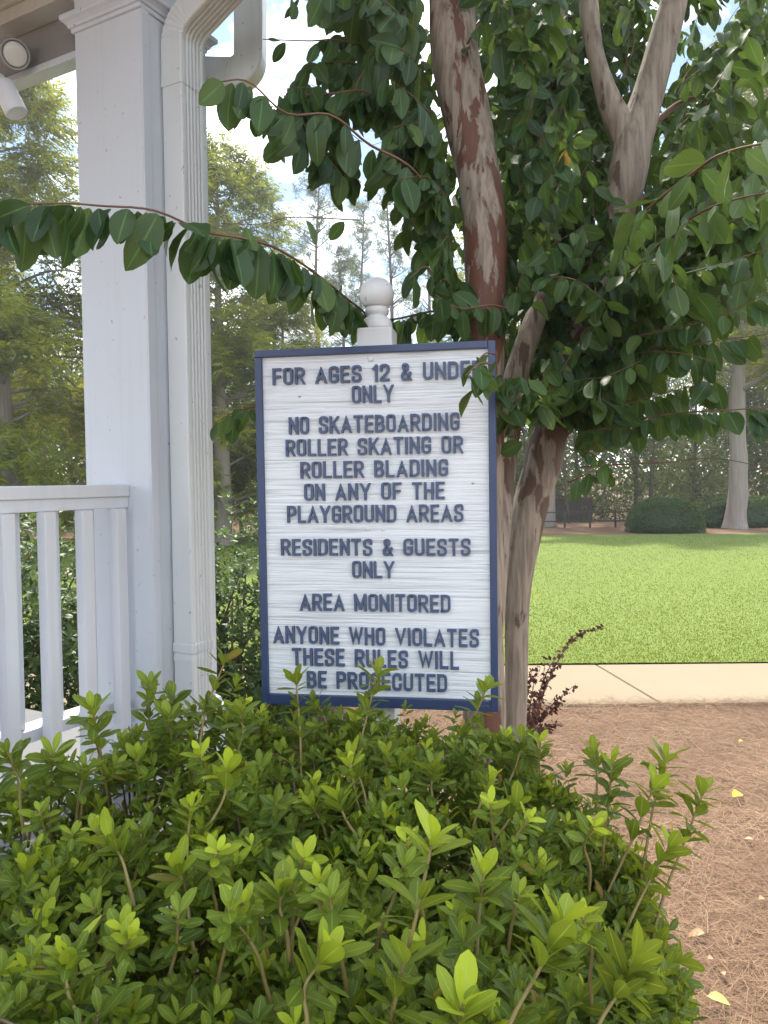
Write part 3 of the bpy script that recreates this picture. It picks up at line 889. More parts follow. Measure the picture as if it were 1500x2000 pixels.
# ------------------------------------------------------------------ crape myrtle
TD = 2.36
def stem_pts(rows):
    return np.array([list(P(x, y, d)) + [hw / FPX * d] for x, y, hw, d in rows])
STEMS = {
 'left': [(952, 1640, 44, 2.22), (947, 1480, 42, 2.22), (942, 1200, 42, 2.22), (941, 900, 42, 2.22), (944, 700, 42, 2.22), (948, 600, 40, 2.22), (947, 510, 43, 2.23), (942, 400, 43, 2.25), (932, 330, 43, 2.27), (917, 250, 46, 2.3), (897, 150, 49, 2.32), (886, 50, 48, 2.35), (878, -80, 46, 2.4), (850, -300, 40, 2.5), (830, -560, 34, 2.65), (800, -900, 24, 2.8)],
 'right': [(1000, 1640, 27, 2.42), (1000, 1500, 25, 2.42), (1006, 1400, 24, 2.42), (1009, 1250, 26, 2.42), (1012, 1130, 31, 2.42), (1030, 1000, 39, 2.43), (1062, 890, 40, 2.44), (1085, 800, 37, 2.45), (1108, 690, 34, 2.46), (1138, 620, 33, 2.47), (1170, 545, 32, 2.48), (1200, 440, 36, 2.5), (1226, 340, 43, 2.5), (1238, 270, 42, 2.5), (1262, 200, 33, 2.5), (1292, 100, 32, 2.5), (1316, 0, 28, 2.5), (1340, -140, 26, 2.55), (1380, -420, 24, 2.6), (1420, -800, 16, 2.7)],
 'fork': [(1228, 300, 30, 2.5), (1212, 250, 28, 2.5), (1188, 195, 23, 2.5), (1162, 100, 17, 2.52), (1148, 0, 18, 2.55), (1130, -160, 18, 2.65), (1090, -500, 16, 2.8)],
 'middle': [(950, 1330, 30, 2.26), (958, 1150, 29, 2.28), (972, 1000, 28, 2.32), (984, 890, 28, 2.35), (995, 800, 28, 2.36), (1012, 720, 25, 2.37), (1035, 650, 23, 2.38), (1062, 580, 21, 2.42), (1085, 500, 19, 2.5), (1100, 400, 17, 2.6), (1105, 250, 15, 2.75), (1090, 0, 13, 2.9)],
}
tree = thing('crape_myrtle', 'multi-stemmed crape myrtle with peeling rust bark leaning over the sign', 'tree', tuple(G(990, 1500) * [1, 1, 0] + [0, 0, 0]))
tree.location = (0.42, 2.33, 0)
STEM_PTS = {}
for key, mat in (('left', 'bark_rust'), ('right', 'bark_tan'), ('fork', 'bark_tan'), ('middle', 'bark_tan')):
    sp_ = smooth_path(stem_pts(STEMS[key]), 90)
    STEM_PTS[key] = sp_
    m = MB(); m.tube(sp_[:, :3], np.maximum(sp_[:, 3] * (0.90 if key == 'right' else 0.97), 0.008), 36, 0.13, 9.0, True, 0.04)
    m.build('trunk', M[mat], tree)
ALLSTEM = np.concatenate([v_[:, :3] for v_ in STEM_PTS.values()])

CR = Leaves([0.08, 0.46, 0.84, 1.0, 0.95, 0.72, 0.36, 0.04], [0, 0.10, 0.26, 0.44, 0.64, 0.82, 0.94, 1.0])
twig_mb = MB()
def stem_clear(x, y, d):
    """keeps the bare lengths of stem free of leaves in front of them"""
    for key, ymin, ymax, lim in (('left', -60, 560, 2.5), ('right', -60, 330, 2.7), ('fork', -60, 240, 2.7), ('right', 835, 1500, 2.7), ('middle', 610, 745, 2.4)):
        rows = STEMS[key]
        if y > ymax or d > lim or y < ymin: continue
        ys = [q[1] for q in rows][::-1]
        if not (min(ys) <= y <= max(ys)): continue
        cx = np.interp(y, ys, [q[0] for q in rows][::-1]); hw = np.interp(y, ys, [q[2] for q in rows][::-1])
        if abs(x - cx) < hw + 22: return True
    return False
def in_sky_hole(x, y):
    return in_poly(x, y, [(676, 250), (750, 262), (748, 305), (720, 320), (690, 300)]) or in_poly(x, y, [(556, 60), (600, 50), (610, 95), (560, 100)])
def twig(pts, n_leaf, size, droop=0.85, young=0.05, r0=0.0035, check=True, spread=0.3, hue=(0.35, 0.25)):
    pts = np.asarray(pts, float); pts[1:] = pts[1:] + RNG.normal(0, 0.008, (len(pts) - 1, 3))
    path = smooth_path(pts, max(10, 4 * len(pts)))
    seg = np.linalg.norm(np.diff(path, axis=0), axis=1); cum = np.concatenate([[0], np.cumsum(seg)])
    if check == 'fill':
        X, Y, D = proj(path[len(path) // 3:])
        if any(stem_clear(*q) for q in zip(X, Y, D)): return False
    if check:
        X, Y, D = proj(path)
        cut = [i for i, q in enumerate(zip(X, Y, D)) if stem_clear(*q)]
        body = path[max(cut) + 1:] if cut and max(cut) < len(path) - 4 else path if not cut else None
    else: body = path
    if body is not None: twig_mb.tube(body, np.linspace(r0, r0 * 0.35, len(body)), 6)
    s_ = (np.arange(n_leaf) + RNG.random(n_leaf) * 0.5) / n_leaf * cum[-1]
    P0 = np.stack([np.interp(s_, cum, path[:, i]) for i in range(3)], 1)
    i_ = np.clip(np.searchsorted(cum, s_) - 1, 0, len(path) - 2)
    tg = unit(path[i_ + 1] - path[i_])
    side = unit(np.cross(tg, [0, 0, 1.0]) + 1e-6)
    sg = np.where(np.arange(n_leaf) % 2 == 0, 1.0, -1.0)[:, None]
    dv = tg * (0.15 + 0.25 * RNG.random((n_leaf, 1))) + side * sg * (spread + 0.25 * RNG.random((n_leaf, 1))) + np.array([0, 0, -1.0]) * droop * (0.7 + 0.5 * RNG.random((n_leaf, 1))) + RNG.normal(0, 0.26, (n_leaf, 3))
    dv = unit(dv)
    nn = side * sg * 0.9 + np.array([0, 0, 0.45]) + RNG.normal(0, 0.55, (n_leaf, 3))
    Ln = size * RNG.uniform(0.55, 1.15, n_leaf)
    keep = np.ones(n_leaf, bool)
    if check:
        X, Y, D = proj(P0 + dv * Ln[:, None] * 0.5)
        X2, Y2, D2 = proj(P0 + dv * Ln[:, None])
        for i in range(n_leaf):
            if stem_clear(X[i], Y[i], D[i]) or stem_clear(X2[i], Y2[i], D2[i]) or in_sky_hole(X[i], Y[i]) or in_sky_hole(X2[i], Y2[i]): keep[i] = False
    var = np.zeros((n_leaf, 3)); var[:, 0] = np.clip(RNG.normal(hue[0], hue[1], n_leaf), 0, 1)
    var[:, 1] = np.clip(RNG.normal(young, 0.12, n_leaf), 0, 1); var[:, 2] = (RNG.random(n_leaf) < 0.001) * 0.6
    k_ = keep
    CR.add((P0 + dv * 0.006)[k_], dv[k_], nn[k_], Ln[k_], (Ln * RNG.uniform(0.48, 0.60, n_leaf))[k_], RNG.normal(0.20, 0.24, n_leaf)[k_], RNG.uniform(0.10, 0.42, n_leaf)[k_], var[k_], 0.05)
def ptw(rows): return [P(*q) for q in rows]
# branches seen one by one
twig(ptw([(930, 600, 2.15), (840, 610, 2.16), (745, 612, 2.12), (690, 590, 1.95), (615, 530, 1.66), (540, 482, 1.50), (470, 450, 1.42), (400, 438, 1.36), (300, 426, 1.30), (200, 414, 1.25), (100, 408, 1.22), (-80, 405, 1.18)]), 122, 0.094, 0.95, 0.02, 0.0036, True, 0.14, (0.25, 0.22))
twig(ptw([(700, 430, 1.60), (560, 424, 1.5), (500, 436, 1.45), (430, 445, 1.40)]), 3, 0.05, 0.8, 0.2, 0.0016)
twig(ptw([(930, 500, 2.34), (850, 400, 2.05), (790, 330, 1.85), (720, 280, 1.75), (650, 228, 1.66), (560, 205, 1.6), (490, 178, 1.56), (420, 170, 1.54)]), 52, 0.088, 0.95, 0.0, 0.004, True, 0.2, (0.2, 0.2))
twig(ptw([(900, 300, 2.4), (800, 230, 1.95), (720, 190, 1.85), (650, 180, 1.80), (560, 190, 1.75)]), 26, 0.085, 0.95, 0.0, 0.0035, True, 0.2, (0.2, 0.2))
twig(ptw([(890, 160, 2.42), (780, 110, 1.95), (680, 86, 1.85), (600, 88, 1.8), (515, 96, 1.75)]), 26, 0.062, 0.9, 0.0, 0.003)
twig(ptw([(890, 80, 2.44), (760, 20, 2.0), (660, -10, 1.9), (560, -10, 1.85)]), 30, 0.075, 0.9, 0.02, 0.003)
twig(ptw([(885, 40, 2.44), (780, 60, 1.9), (700, 140, 1.85), (690, 200, 1.8)]), 22, 0.085, 0.9, 0.0, 0.003)
twig(ptw([(930, 560, 2.3), (860, 540, 2.05), (830, 520, 2.0), (800, 540, 1.95)]), 14, 0.085, 0.8, 0.03)
twig(ptw([(1020, 620, 2.2), (960, 600, 2.05), (900, 590, 2.0), (850, 580, 1.95)]), 18, 0.08, 0.9, 0.03)
twig(ptw([(1080, 800, 2.2), (1030, 745, 1.85), (985, 716, 1.74), (945, 704, 1.70), (908, 740, 1.66)]), 26, 0.066, 0.75, 0.10, 0.003, True, 0.4, (0.5, 0.25))
twig(ptw([(1010, 720, 1.9), (960, 690, 1.78), (945, 704, 1.72), (925, 735, 1.69)]), 12, 0.062, 0.8, 0.12, 0.002, True, 0.45, (0.5, 0.25))
twig(ptw([(1010, 760, 1.9), (985, 740, 1.80), (955, 735, 1.74), (930, 760, 1.72)]), 13, 0.062, 0.8, 0.12, 0.002, True, 0.45, (0.5, 0.25))
twig(ptw([(1080, 830, 2.2), (1040, 770, 1.95), (1000, 745, 1.85), (960, 760, 1.80)]), 18, 0.072, 0.8, 0.06)
twig(ptw([(560, 780, 2.15), (500, 795, 2.12), (460, 805, 2.1), (430, 830, 2.1)]), 12, 0.075, 0.8, 0.05)
twig(ptw([(1060, 855, 2.3), (1160, 845, 2.2), (1300, 818, 2.1), (1420, 800, 2.0), (1560, 792, 1.95)]), 48, 0.080, 0.95, 0.0, 0.0035, True, 0.2)
twig(ptw([(1090, 915, 2.3), (1200, 905, 2.2), (1300, 900, 2.15), (1400, 908, 2.1), (1560, 935, 2.0)]), 0 or 2, 0.03, 0.8, 0.0, 0.0026)
twig(ptw([(985, 966, 2.3), (1040, 955, 2.25), (1110, 940, 2.2), (1190, 905, 2.15)]), 20, 0.072, 0.9, 0.10, 0.003, True, 0.25, (0.5, 0.2))
twig(ptw([(1060, 900, 2.35), (1110, 880, 2.25), (1160, 885, 2.2), (1200, 925, 2.15)]), 14, 0.065, 0.9, 0.15, 0.003, True, 0.25, (0.6, 0.2))
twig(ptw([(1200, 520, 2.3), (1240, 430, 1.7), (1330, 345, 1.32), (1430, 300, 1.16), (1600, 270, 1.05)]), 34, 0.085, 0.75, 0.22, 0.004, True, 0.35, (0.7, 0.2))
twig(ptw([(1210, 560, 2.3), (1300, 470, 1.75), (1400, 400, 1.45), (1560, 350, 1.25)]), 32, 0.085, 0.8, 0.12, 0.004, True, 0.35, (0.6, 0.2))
for rows in ([(1150, 640, 2.4), (1250, 560, 2.1), (1400, 520, 1.9), (1560, 470, 1.8)], [(1130, 700, 2.4), (1240, 650, 2.1), (1380, 620, 1.95), (1560, 540, 1.85)],
             [(1130, 720, 2.4), (1220, 690, 2.2), (1340, 670, 2.0), (1560, 640, 1.9)], [(1120, 760, 2.4), (1200, 700, 2.2), (1300, 690, 2.0), (1400, 700, 1.95)],
             [(1150, 600, 2.4), (1200, 560, 2.1), (1280, 520, 1.9), (1330, 560, 1.8)], [(1080, 780, 2.4), (1110, 740, 2.15), (1180, 720, 2.0), (1250, 700, 1.95)],
             [(1100, 760, 2.4), (1060, 740, 2.2), (1020, 770, 2.12), (990, 820, 2.08)], [(1110, 720, 2.4), (1070, 780, 2.2), (1040, 830, 2.12), (1020, 890, 2.1)], [(1090, 800, 2.4), (1140, 770, 2.2), (1190, 790, 2.1), (1230, 820, 2.1)],
             [(1100, 800, 2.4), (1180, 800, 2.2), (1290, 770, 2.1), (1400, 745, 2.05)], [(1060, 700, 2.3), (1010, 690, 2.1), (975, 730, 2.05), (960, 790, 2.02)], [(1010, 850, 2.3), (1030, 800, 2.2), (1060, 790, 2.1), (1090, 840, 2.05)], [(1020, 620, 2.3), (1060, 560, 2.1), (1120, 540, 2.0), (1180, 580, 1.9)]):
    twig(ptw(rows), 34, 0.080, 0.8, 0.05, 0.0024, True, 0.35, (0.45, 0.25))
# the body of the crown
CROWN = [(730, -120), (720, 60), (740, 150), (760, 230), (800, 330), (850, 420), (880, 520), (880, 600), (985, 640), (1000, 720), (1010, 760), (1090, 770), (1180, 700), (1290, 660), (1400, 640), (1560, 560), (1600, -120)]
n_done = 0
while n_done < 430:
    x, y, d = random.uniform(480, 1600), random.uniform(-120, 840), random.uniform(1.95, 3.4)
    if not in_poly(x, y, CROWN): continue
    if x > 1330 and y < 330 and random.random() < 0.65: continue
    if x < 870 and d > 2.7: continue
    tip = P(x, y, d)
    j = np.argmin(np.linalg.norm(ALLSTEM - tip + np.array([0, 0, 0.35]), axis=1))
    st = ALLSTEM[j]
    dr = unit(tip - st + np.array([0, 0, 0.15]))
    ln = min(np.linalg.norm(tip - st), random.uniform(0.3, 0.55))
    p0 = tip - dr * ln
    mid = (p0 + tip) / 2 + np.array([random.gauss(0, .03), random.gauss(0, .03), 0.05])
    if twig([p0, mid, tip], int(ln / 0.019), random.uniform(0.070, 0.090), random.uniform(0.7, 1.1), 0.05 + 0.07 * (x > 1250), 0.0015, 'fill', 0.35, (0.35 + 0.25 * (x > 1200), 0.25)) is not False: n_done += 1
# the dense dark mass of leaves to the left of the rust stem
LEFT = [(560, -80), (600, 60), (560, 170), (480, 190), (480, 235), (560, 290), (640, 280), (680, 330), (760, 380), (850, 450), (905, 500), (900, 300), (850, 100), (840, -80)]
n_done = 0
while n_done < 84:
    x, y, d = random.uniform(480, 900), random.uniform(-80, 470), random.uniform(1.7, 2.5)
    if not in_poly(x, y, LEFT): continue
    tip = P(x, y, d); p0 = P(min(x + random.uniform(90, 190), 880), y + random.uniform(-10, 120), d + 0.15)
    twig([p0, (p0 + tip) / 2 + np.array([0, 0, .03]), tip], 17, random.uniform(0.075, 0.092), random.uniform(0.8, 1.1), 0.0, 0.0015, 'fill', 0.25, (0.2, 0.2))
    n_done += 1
# the crown above the picture, which shades the bed
n_done = 0
while n_done < 190:
    p = np.array([0.35, 2.35, 4.1]) + rand_unit(1)[0] * np.array([1.75, 1.75, 1.7]) * random.random() ** 0.45
    X, Y, D = proj(p)
    if D > 0.2 and Y > -130 and -150 < X < 1650: continue
    if p[2] < 2.6: continue
    dr = unit(p - np.array([0.35, 2.3, 3.0]))
    twig([p - dr * 0.5, p - dr * 0.2 + np.array([0, 0, .04]), p], 17, 0.082, 0.7, 0.05, 0.003, False)
    n_done += 1
# a few spent leaves
CR.build('crown', M['crape_leaf'], tree)
# limbs that carry the twigs
for a, b in (((1130, 640, 2.46), (1330, 540, 2.2)), ((1205, 430, 2.5), (1340, 380, 2.4)), ((1060, 860, 2.44), (1110, 850, 2.35)), ((1240, 280, 2.5), (1400, 180, 2.6)), ((1040, 640, 2.38), (1060, 430, 2.5)), ((1108, 690, 2.46), (1180, 640, 2.3))):
    p0, p1 = P(*a), P(*b)
    sp_ = smooth_path([p0, (p0 + p1) / 2 + np.array([0, 0, .04]), p1], 14)
    twig_mb.tube(sp_, np.linspace(0.013, 0.005, 14), 8, 0.1)
twig_mb.build('twig', M['twig_bark'], tree)

# ------------------------------------------------------------------ azaleas
AZ = ([0.13, 0.58, 0.95, 0.98, 0.66, 0.06], [0, 0.22, 0.46, 0.64, 0.87, 1.0])
def rosettes(lv, tips, axes, size, k=9, young=0.0, hue=0.4, openness=1.0):
    N = len(tips)
    size = np.broadcast_to(size, (N,)); young = np.broadcast_to(young, (N,))
    axes = unit(axes); a = unit(np.cross(axes, rand_unit(N))); b = np.cross(axes, a)
    ph = RNG.random(N) * 6.28
    hv = np.clip(RNG.normal(hue, 0.30, N), 0, 1)
    for j in range(k):
        th = ph + j * 2.399 + RNG.normal(0, 0.2, N)
        pol = (0.42 + 0.95 * (j / (k - 1)) ** 0.8) * openness + RNG.normal(0, 0.13, N)
        rd = a * np.cos(th)[:, None] + b * np.sin(th)[:, None]
        d = axes * np.cos(pol)[:, None] + rd * np.sin(pol)[:, None]
        n = axes * np.sin(pol)[:, None] - rd * np.cos(pol)[:, None]
        n = n + RNG.normal(0, 0.16, (N, 3))
        drop = 0.030 * (j / (k - 1)) ** 1.2
        Ln = size * RNG.uniform(0.75, 1.1, N) * (0.72 if j < 2 else 1.0)
        var = np.zeros((N, 3)); var[:, 0] = np.clip(hv + RNG.normal(0, 0.15, N), 0, 1)
        var[:, 1] = np.clip(young * (1.0 if j < 3 else 0.55 if j < 6 else 0.15) + RNG.normal(0, 0.05, N), 0, 1)
        var[:, 2] = (RNG.random(N) < 0.006) * RNG.uniform(0.4, 1.0, N)
        keep = RNG.random(N) < (1.0 if j < k - 2 else 0.75)
        lv.add((tips - axes * drop)[keep], d[keep], n[keep], Ln[keep], (Ln * RNG.uniform(0.37, 0.49, N))[keep], RNG.normal(0.10, 0.10, N)[keep], RNG.uniform(0.05, 0.3, N)[keep], var[keep], 0.0)

shrub = thing('azalea_shrub', 'wide leafy green azalea in the foreground below the sign', 'shrub', (-0.1, 1.3, 0))
def xr(y): return np.interp(y, [0.3, 0.8, 1.2, 1.5, 1.65, 1.8, 1.95], [0.26, 0.36, 0.49, 0.50, 0.43, 0.33, 0.22])
def yb(x): return np.interp(x, [-2.0, -0.95, -0.72, -0.5, -0.35, -0.1, 0.18, 0.30, 0.5], [1.32, 1.42, 1.55, 1.75, 1.86, 1.89, 1.85, 1.66, 1.60])
def lumps(x, y): return np.array([mnoise.noise(Vector((a * 5.5, b * 5.5, 4.2))) for a, b in zip(x, y)])
def ztop(x, y):
    e = np.minimum(xr(y) - x, yb(x) - y)
    return 0.985 + 0.060 * np.clip((y - 1.2) / 0.5, 0, 1) - 0.24 * np.exp(-np.maximum(xr(y) - x, 0) / 0.10) + 0.05 * np.sin(y * 19) * np.exp(-np.maximum(xr(y) - x, 0) / 0.12) - 0.07 * np.exp(-np.maximum(yb(x) - y, 0) / 0.05) + 0.11 * lumps(x, y) + 0.04 * np.exp(-((x + 0.48) / 0.2) ** 2 - ((y - 1.62) / 0.2) ** 2)
LV = Leaves(*AZ)
tips, axes, yg = [], [], []
N = 12500
xy = np.stack([RNG.uniform(-2.0, 0.56, N), RNG.uniform(0.38, 1.9, N)], 1)
keep = (xy[:, 0] < xr(xy[:, 1]) - 0.01) & (xy[:, 1] < yb(xy[:, 0]) - 0.01) & (xy[:, 0] > -0.62 * xy[:, 1] - 0.5)
xy = xy[keep]; N = len(xy)
layer = RNG.random(N)
z = ztop(xy[:, 0], xy[:, 1]) - np.where(layer < 0.55, RNG.random(N) * 0.05, 0.05 + RNG.random(N) * 0.22) + np.where(RNG.random(N) < 0.22, 0.06 * RNG.random(N), 0)
e1 = (xr(xy[:, 1]) - xy[:, 0]); e2 = yb(xy[:, 0]) - xy[:, 1]
ax_ = np.stack([0.9 * np.exp(-e1 / 0.10), 0.5 * np.exp(-e2 / 0.10), np.ones(N)], 1) + RNG.normal(0, 0.26, (N, 3)) + np.array([0, -0.12, 0])
tp = np.column_stack([xy, z])
dcam = np.linalg.norm(tp - CAM, axis=1)
sz = RNG.uniform(0.024, 0.040, N)
young = np.clip(np.where((layer < 0.55), RNG.normal(0.10, 0.16, N), 0.0), 0, 1)
young = np.where((RNG.random(N) < 0.11) & (layer < 0.55), RNG.uniform(0.6, 1.0, N), young)
rosettes(LV, tp, ax_, sz, 9, young, 0.45)
# side of the shrub down to the ground
N = 2600
y_ = RNG.uniform(0.5, 1.86, N); zf = RNG.random(N)
x_ = xr(y_) - 0.02 - 0.10 * RNG.random(N) - 0.10 * (1 - zf) ** 2
tp2 = np.column_stack([x_, y_, 0.15 + 0.72 * zf])
rosettes(LV, tp2, np.column_stack([np.full(N, 0.9), RNG.normal(-0.1, 0.4, N), RNG.uniform(0.2, 0.9, N)]), RNG.uniform(0.031, 0.043, N), 9, np.clip(RNG.normal(0.06, 0.12, N), 0, 1), 0.4)
N = 900
x_ = RNG.uniform(-1.1, 0.2, N); zf = RNG.random(N)
tp3 = np.column_stack([x_, yb(x_) - 0.02 - 0.08 * RNG.random(N), 0.25 + 0.6 * zf])
rosettes(LV, tp3, np.column_stack([RNG.normal(0, .4, N), np.full(N, 0.7), RNG.uniform(0.3, 0.9, N)]), RNG.uniform(0.03, 0.044, N), 8, 0.03, 0.35)
LV.build('foliage', M['azalea_leaf'], shrub)
wood = MB()
for i in range(420):
    j = RNG.integers(0, len(tp)); a = tp[j]
    bx = np.array([a[0] * 0.75 + random.gauss(-0.05, .1), a[1] * 0.75 + 0.3 + random.gauss(0, .08), max(0.05, a[2] - random.uniform(0.25, 0.5))])
    sp_ = smooth_path([a, a * 0.55 + bx * 0.45 + np.array([random.gauss(0, .015), random.gauss(0, .015), .02]), bx], 7)
    wood.tube(sp_, np.linspace(0.0016, 0.0042, 7), 5)
for i in range(16):
    a = np.array([random.uniform(-1.1, 0.3), random.uniform(0.8, 1.6), 0.0])
    sp_ = smooth_path([a, a + [random.gauss(0, .08), random.gauss(0, .08), 0.35], a + [random.gauss(0, .2), random.gauss(0, .2), 0.72]], 8)
    wood.tube(sp_, np.linspace(0.016, 0.006, 8), 7)
wood.build('branch', M['shrub_wood'], shrub)
# tall new shoots
SHOOTS = [ # tip px, foot px, depth tip, depth foot, leaf size, whorls, youth
 (180, 1385, 205, 1520, 1.42, 1.45, .045, 3, .3), (105, 1470, 100, 1590, 1.38, 1.40, .046, 2, .45), (165, 1500, 150, 1590, 1.36, 1.38, .042, 2, .3), (15, 1470, 40, 1580, 1.3, 1.32, .044, 2, .15),
 (295, 1335, 300, 1470, 1.58, 1.58, .042, 3, .2), (335, 1365, 330, 1470, 1.55, 1.56, .04, 2, .05), (440, 1290, 385, 1485, 1.56, 1.50, .043, 3, .15),
 (330, 1400, 330, 1500, 1.5, 1.5, .046, 3, .3), (578, 1325, 588, 1530, 1.62, 1.55, .044, 3, .25), (738, 1312, 698, 1478, 1.66, 1.60, .046, 3, .3), (950, 1345, 890, 1480, 1.62, 1.62, .045, 3, .25),
 (470, 1390, 460, 1480, 1.55, 1.55, .044, 2, .3), (445, 1500, 398, 1632, 1.30, 1.24, .046, 2, .85), (345, 1690, 370, 1800, 1.12, 1.1, .045, 2, .7), (615, 1370, 640, 1440, 1.68, 1.68, .038, 2, .1),
 (1195, 1490, 1180, 1640, 1.42, 1.40, .046, 3, .5), (1160, 1470, 1165, 1570, 1.55, 1.52, .042, 2, .4), (1300, 1480, 1265, 1640, 1.46, 1.40, .046, 3, .45), (1375, 1545, 1300, 1740, 1.40, 1.34, .046, 3, .4),
 (1280, 1530, 1180, 1760, 1.36, 1.30, .045, 3, .7), (1310, 1650, 1230, 1800, 1.28, 1.22, .047, 3, .65), (1020, 1440, 980, 1560, 1.55, 1.52, .042, 2, .15),
 (845, 1640, 770, 1960, 0.86, 0.84, .047, 5, .75), (1100, 1800, 1000, 1990, 0.86, 0.82, .050, 3, .8), (905, 1960, 900, 2080, 0.78, 0.76, .050, 2, 1.0), (640, 1860, 600, 2000, 0.84, 0.82, .048, 2, .9),
 (945, 1705, 930, 1900, 1.02, 1.0, .047, 2, .7), (1240, 1880, 1170, 2000, 0.95, 0.9, .050, 3, .45), (130, 1870, 160, 2000, 0.86, 0.84, .048, 2, .9), (685, 1480, 720, 1600, 1.42, 1.38, .044, 2, .5),
 (660, 1560, 700, 1640, 1.3, 1.28, .045, 2, .6), (845, 1500, 850, 1590, 1.44, 1.42, .042, 2, .3), (1010, 1570, 960, 1650, 1.32, 1.3, .045, 2, .3), (215, 1640, 250, 1720, 1.15, 1.12, .046, 2, .5), (550, 1740, 560, 1820, 1.02, 1.0, .046, 2, .55)]
N_NAMED = len(SHOOTS)
random.seed(5)
for i in range(46):
    fx, fy = random.uniform(20, 1180), random.uniform(1500, 1930)
    dd0 = (1.6 - 0.97) / ((fy - 935) / 1500)
    ln_ = random.uniform(0.05, 0.12)
    q = P(fx, fy, dd0) + np.array([random.gauss(0, .022), random.gauss(-.01, .02), ln_])
    X, Y, D = proj(q)
    SHOOTS.append((float(X), float(Y), fx, fy, float(D), dd0, random.uniform(.038, .046), 2, random.choice([.2, .5, .8, 1.0])))
for i_sh, (tx, ty, fx, fy, d1, d0, sz_, nw, yg_) in enumerate(SHOOTS):
    a, b = P(fx, fy, d0), P(tx, ty, d1)
    b0 = a + (a - b) * 0.35 + np.array([0, 0, -0.02])
    midp = (a + b) / 2 + np.array([random.gauss(0, .006), random.gauss(0, .006), 0.0])
    sp_ = smooth_path([b0, a, midp, b], 14)
    m = MB(); m.tube(sp_, np.linspace(0.0030, 0.0017, 14), 7)
    st_ = m.build('shoot', M['shrub_stem'], shrub)
    lv = Leaves(*AZ)
    axd = unit(b - midp)
    for w_ in range(nw):
        t = 1 - 0.17 * w_ * (1.25 if nw > 3 else 1.0)
        pp = sp_[int(round(13 * max(0.25, t)))] if w_ else b
        rosettes(lv, pp[None], (axd + np.array([0, -0.12, 0]))[None], sz_ * (1.15 if i_sh < N_NAMED else 0.90), 10 if w_ == 0 else 8, yg_ * (1.0 if w_ == 0 else 0.35), 0.5, 1.0 if w_ == 0 else 1.15)
    lv.build('leaf_whorl', M['azalea_leaf'], st_)

# ------------------------------------------------------------------ barberry
bx = G(1035, 1475)
barb = thing('barberry_bush', 'small dark purple barberry with arching twigs beside the trunk', 'shrub', (bx[0] + 0.05, bx[1], 0))
lv = Leaves([0.15, 0.8, 1.0, 0.7, 0.1]); bm_ = MB()
foot = P(1030, 1470, 2.75)
for rows in ([(1045, 1400, 2.7), (1085, 1300, 2.68), (1130, 1240, 2.66), (1185, 1226, 2.64)], [(1040, 1400, 2.7), (1070, 1310, 2.7), (1110, 1260, 2.7), (1150, 1228, 2.7)], [(1050, 1410, 2.7), (1080, 1375, 2.66), (1120, 1340, 2.62)],
             [(1035, 1400, 2.75), (1042, 1340, 2.75), (1050, 1300, 2.75)], [(1040, 1400, 2.7), (1060, 1350, 2.7), (1080, 1310, 2.72)], [(1050, 1440, 2.65), (1070, 1425, 2.6), (1090, 1415, 2.58)], [(1020, 1420, 2.75), (1030, 1360, 2.7), (1038, 1310, 2.68)], [(1045, 1430, 2.7), (1075, 1390, 2.7), (1095, 1375, 2.68)], [(1035, 1420, 2.8), (1055, 1360, 2.85), (1065, 1290, 2.9)], [(1035, 1440, 2.6), (1045, 1400, 2.55), (1060, 1370, 2.5)]):
    path = smooth_path([foot + np.array([random.gauss(0, .03), random.gauss(0, .03), 0])] + ptw(rows), 24)
    bm_.tube(path, np.linspace(0.003, 0.001, 24), 5)
    n = 70
    i_ = RNG.integers(5, 24, n); pp = path[i_] + RNG.normal(0, 0.006, (n, 3))
    dv = rand_unit(n) + np.array([0, 0, 0.3])
    var = np.zeros((n, 3)); var[:, 0] = RNG.random(n); var[:, 1] = RNG.random(n) * 0.3
    Ln = RNG.uniform(0.012, 0.024, n) * np.interp(i_, [5, 23], [1.25, 0.7])
    lv.add(pp, dv, rand_unit(n) + np.array([0, -0.3, 0.6]), Ln, Ln * 0.6, 0.1, 0.15, var)
lv.build('foliage', M['barberry_leaf'], barb); bm_.build('twig', M['twig_bark'], barb)

# ------------------------------------------------------------------ fallen leaves
def fallen(px, py, label, L_, hue, mat, curl=0.35):
    g = G(px, py, 0.028)
    lv = Leaves([0.1, 0.7, 1.0, 0.95, 0.6, 0.05])
    th = random.uniform(0, 6.28)
    lv.add(np.zeros((1, 3)) + g, np.array([[math.cos(th), math.sin(th), 0.25]]), np.array([[0.1, -0.35, 1.0]]), L_, L_ * 0.55, curl, 0.5, np.array([hue]), 0.05)
    o = lv.build('fallen_leaf', mat); tag(o, label, 'leaf', 'fallen leaves on the pine straw')
s = NT('yellow_leaf'); M['yellow_leaf'] = s.done(s.bsdf(s.mix(s.noise(s.coords(), 60, 3), (0.72, 0.46, 0.03), (0.62, 0.36, 0.05)), 0.5))
s = NT('pale_leaf'); M['pale_leaf'] = s.done(s.bsdf(s.mix(s.noise(s.coords(), 60, 3), (0.55, 0.52, 0.14), (0.42, 0.44, 0.10)), 0.5))
s = NT('tan_leaf'); M['tan_leaf'] = s.done(s.bsdf(s.mix(s.noise(s.coords(), 60, 3), (0.50, 0.30, 0.16), (0.40, 0.22, 0.12)), 0.6))
fallen(1430, 1556, 'bright yellow fallen leaf lying alone on the pine straw', 0.085, (0, 0, 0), M['yellow_leaf'])
fallen(1382, 1945, 'pale yellow green fallen leaf near the bottom right corner', 0.062, (0, 0, 0), M['pale_leaf'])
fallen(1376, 1822, 'curled tan fallen leaf on pine straw beside the azalea', 0.055, (0, 0, 0), M['tan_leaf'], 0.8)
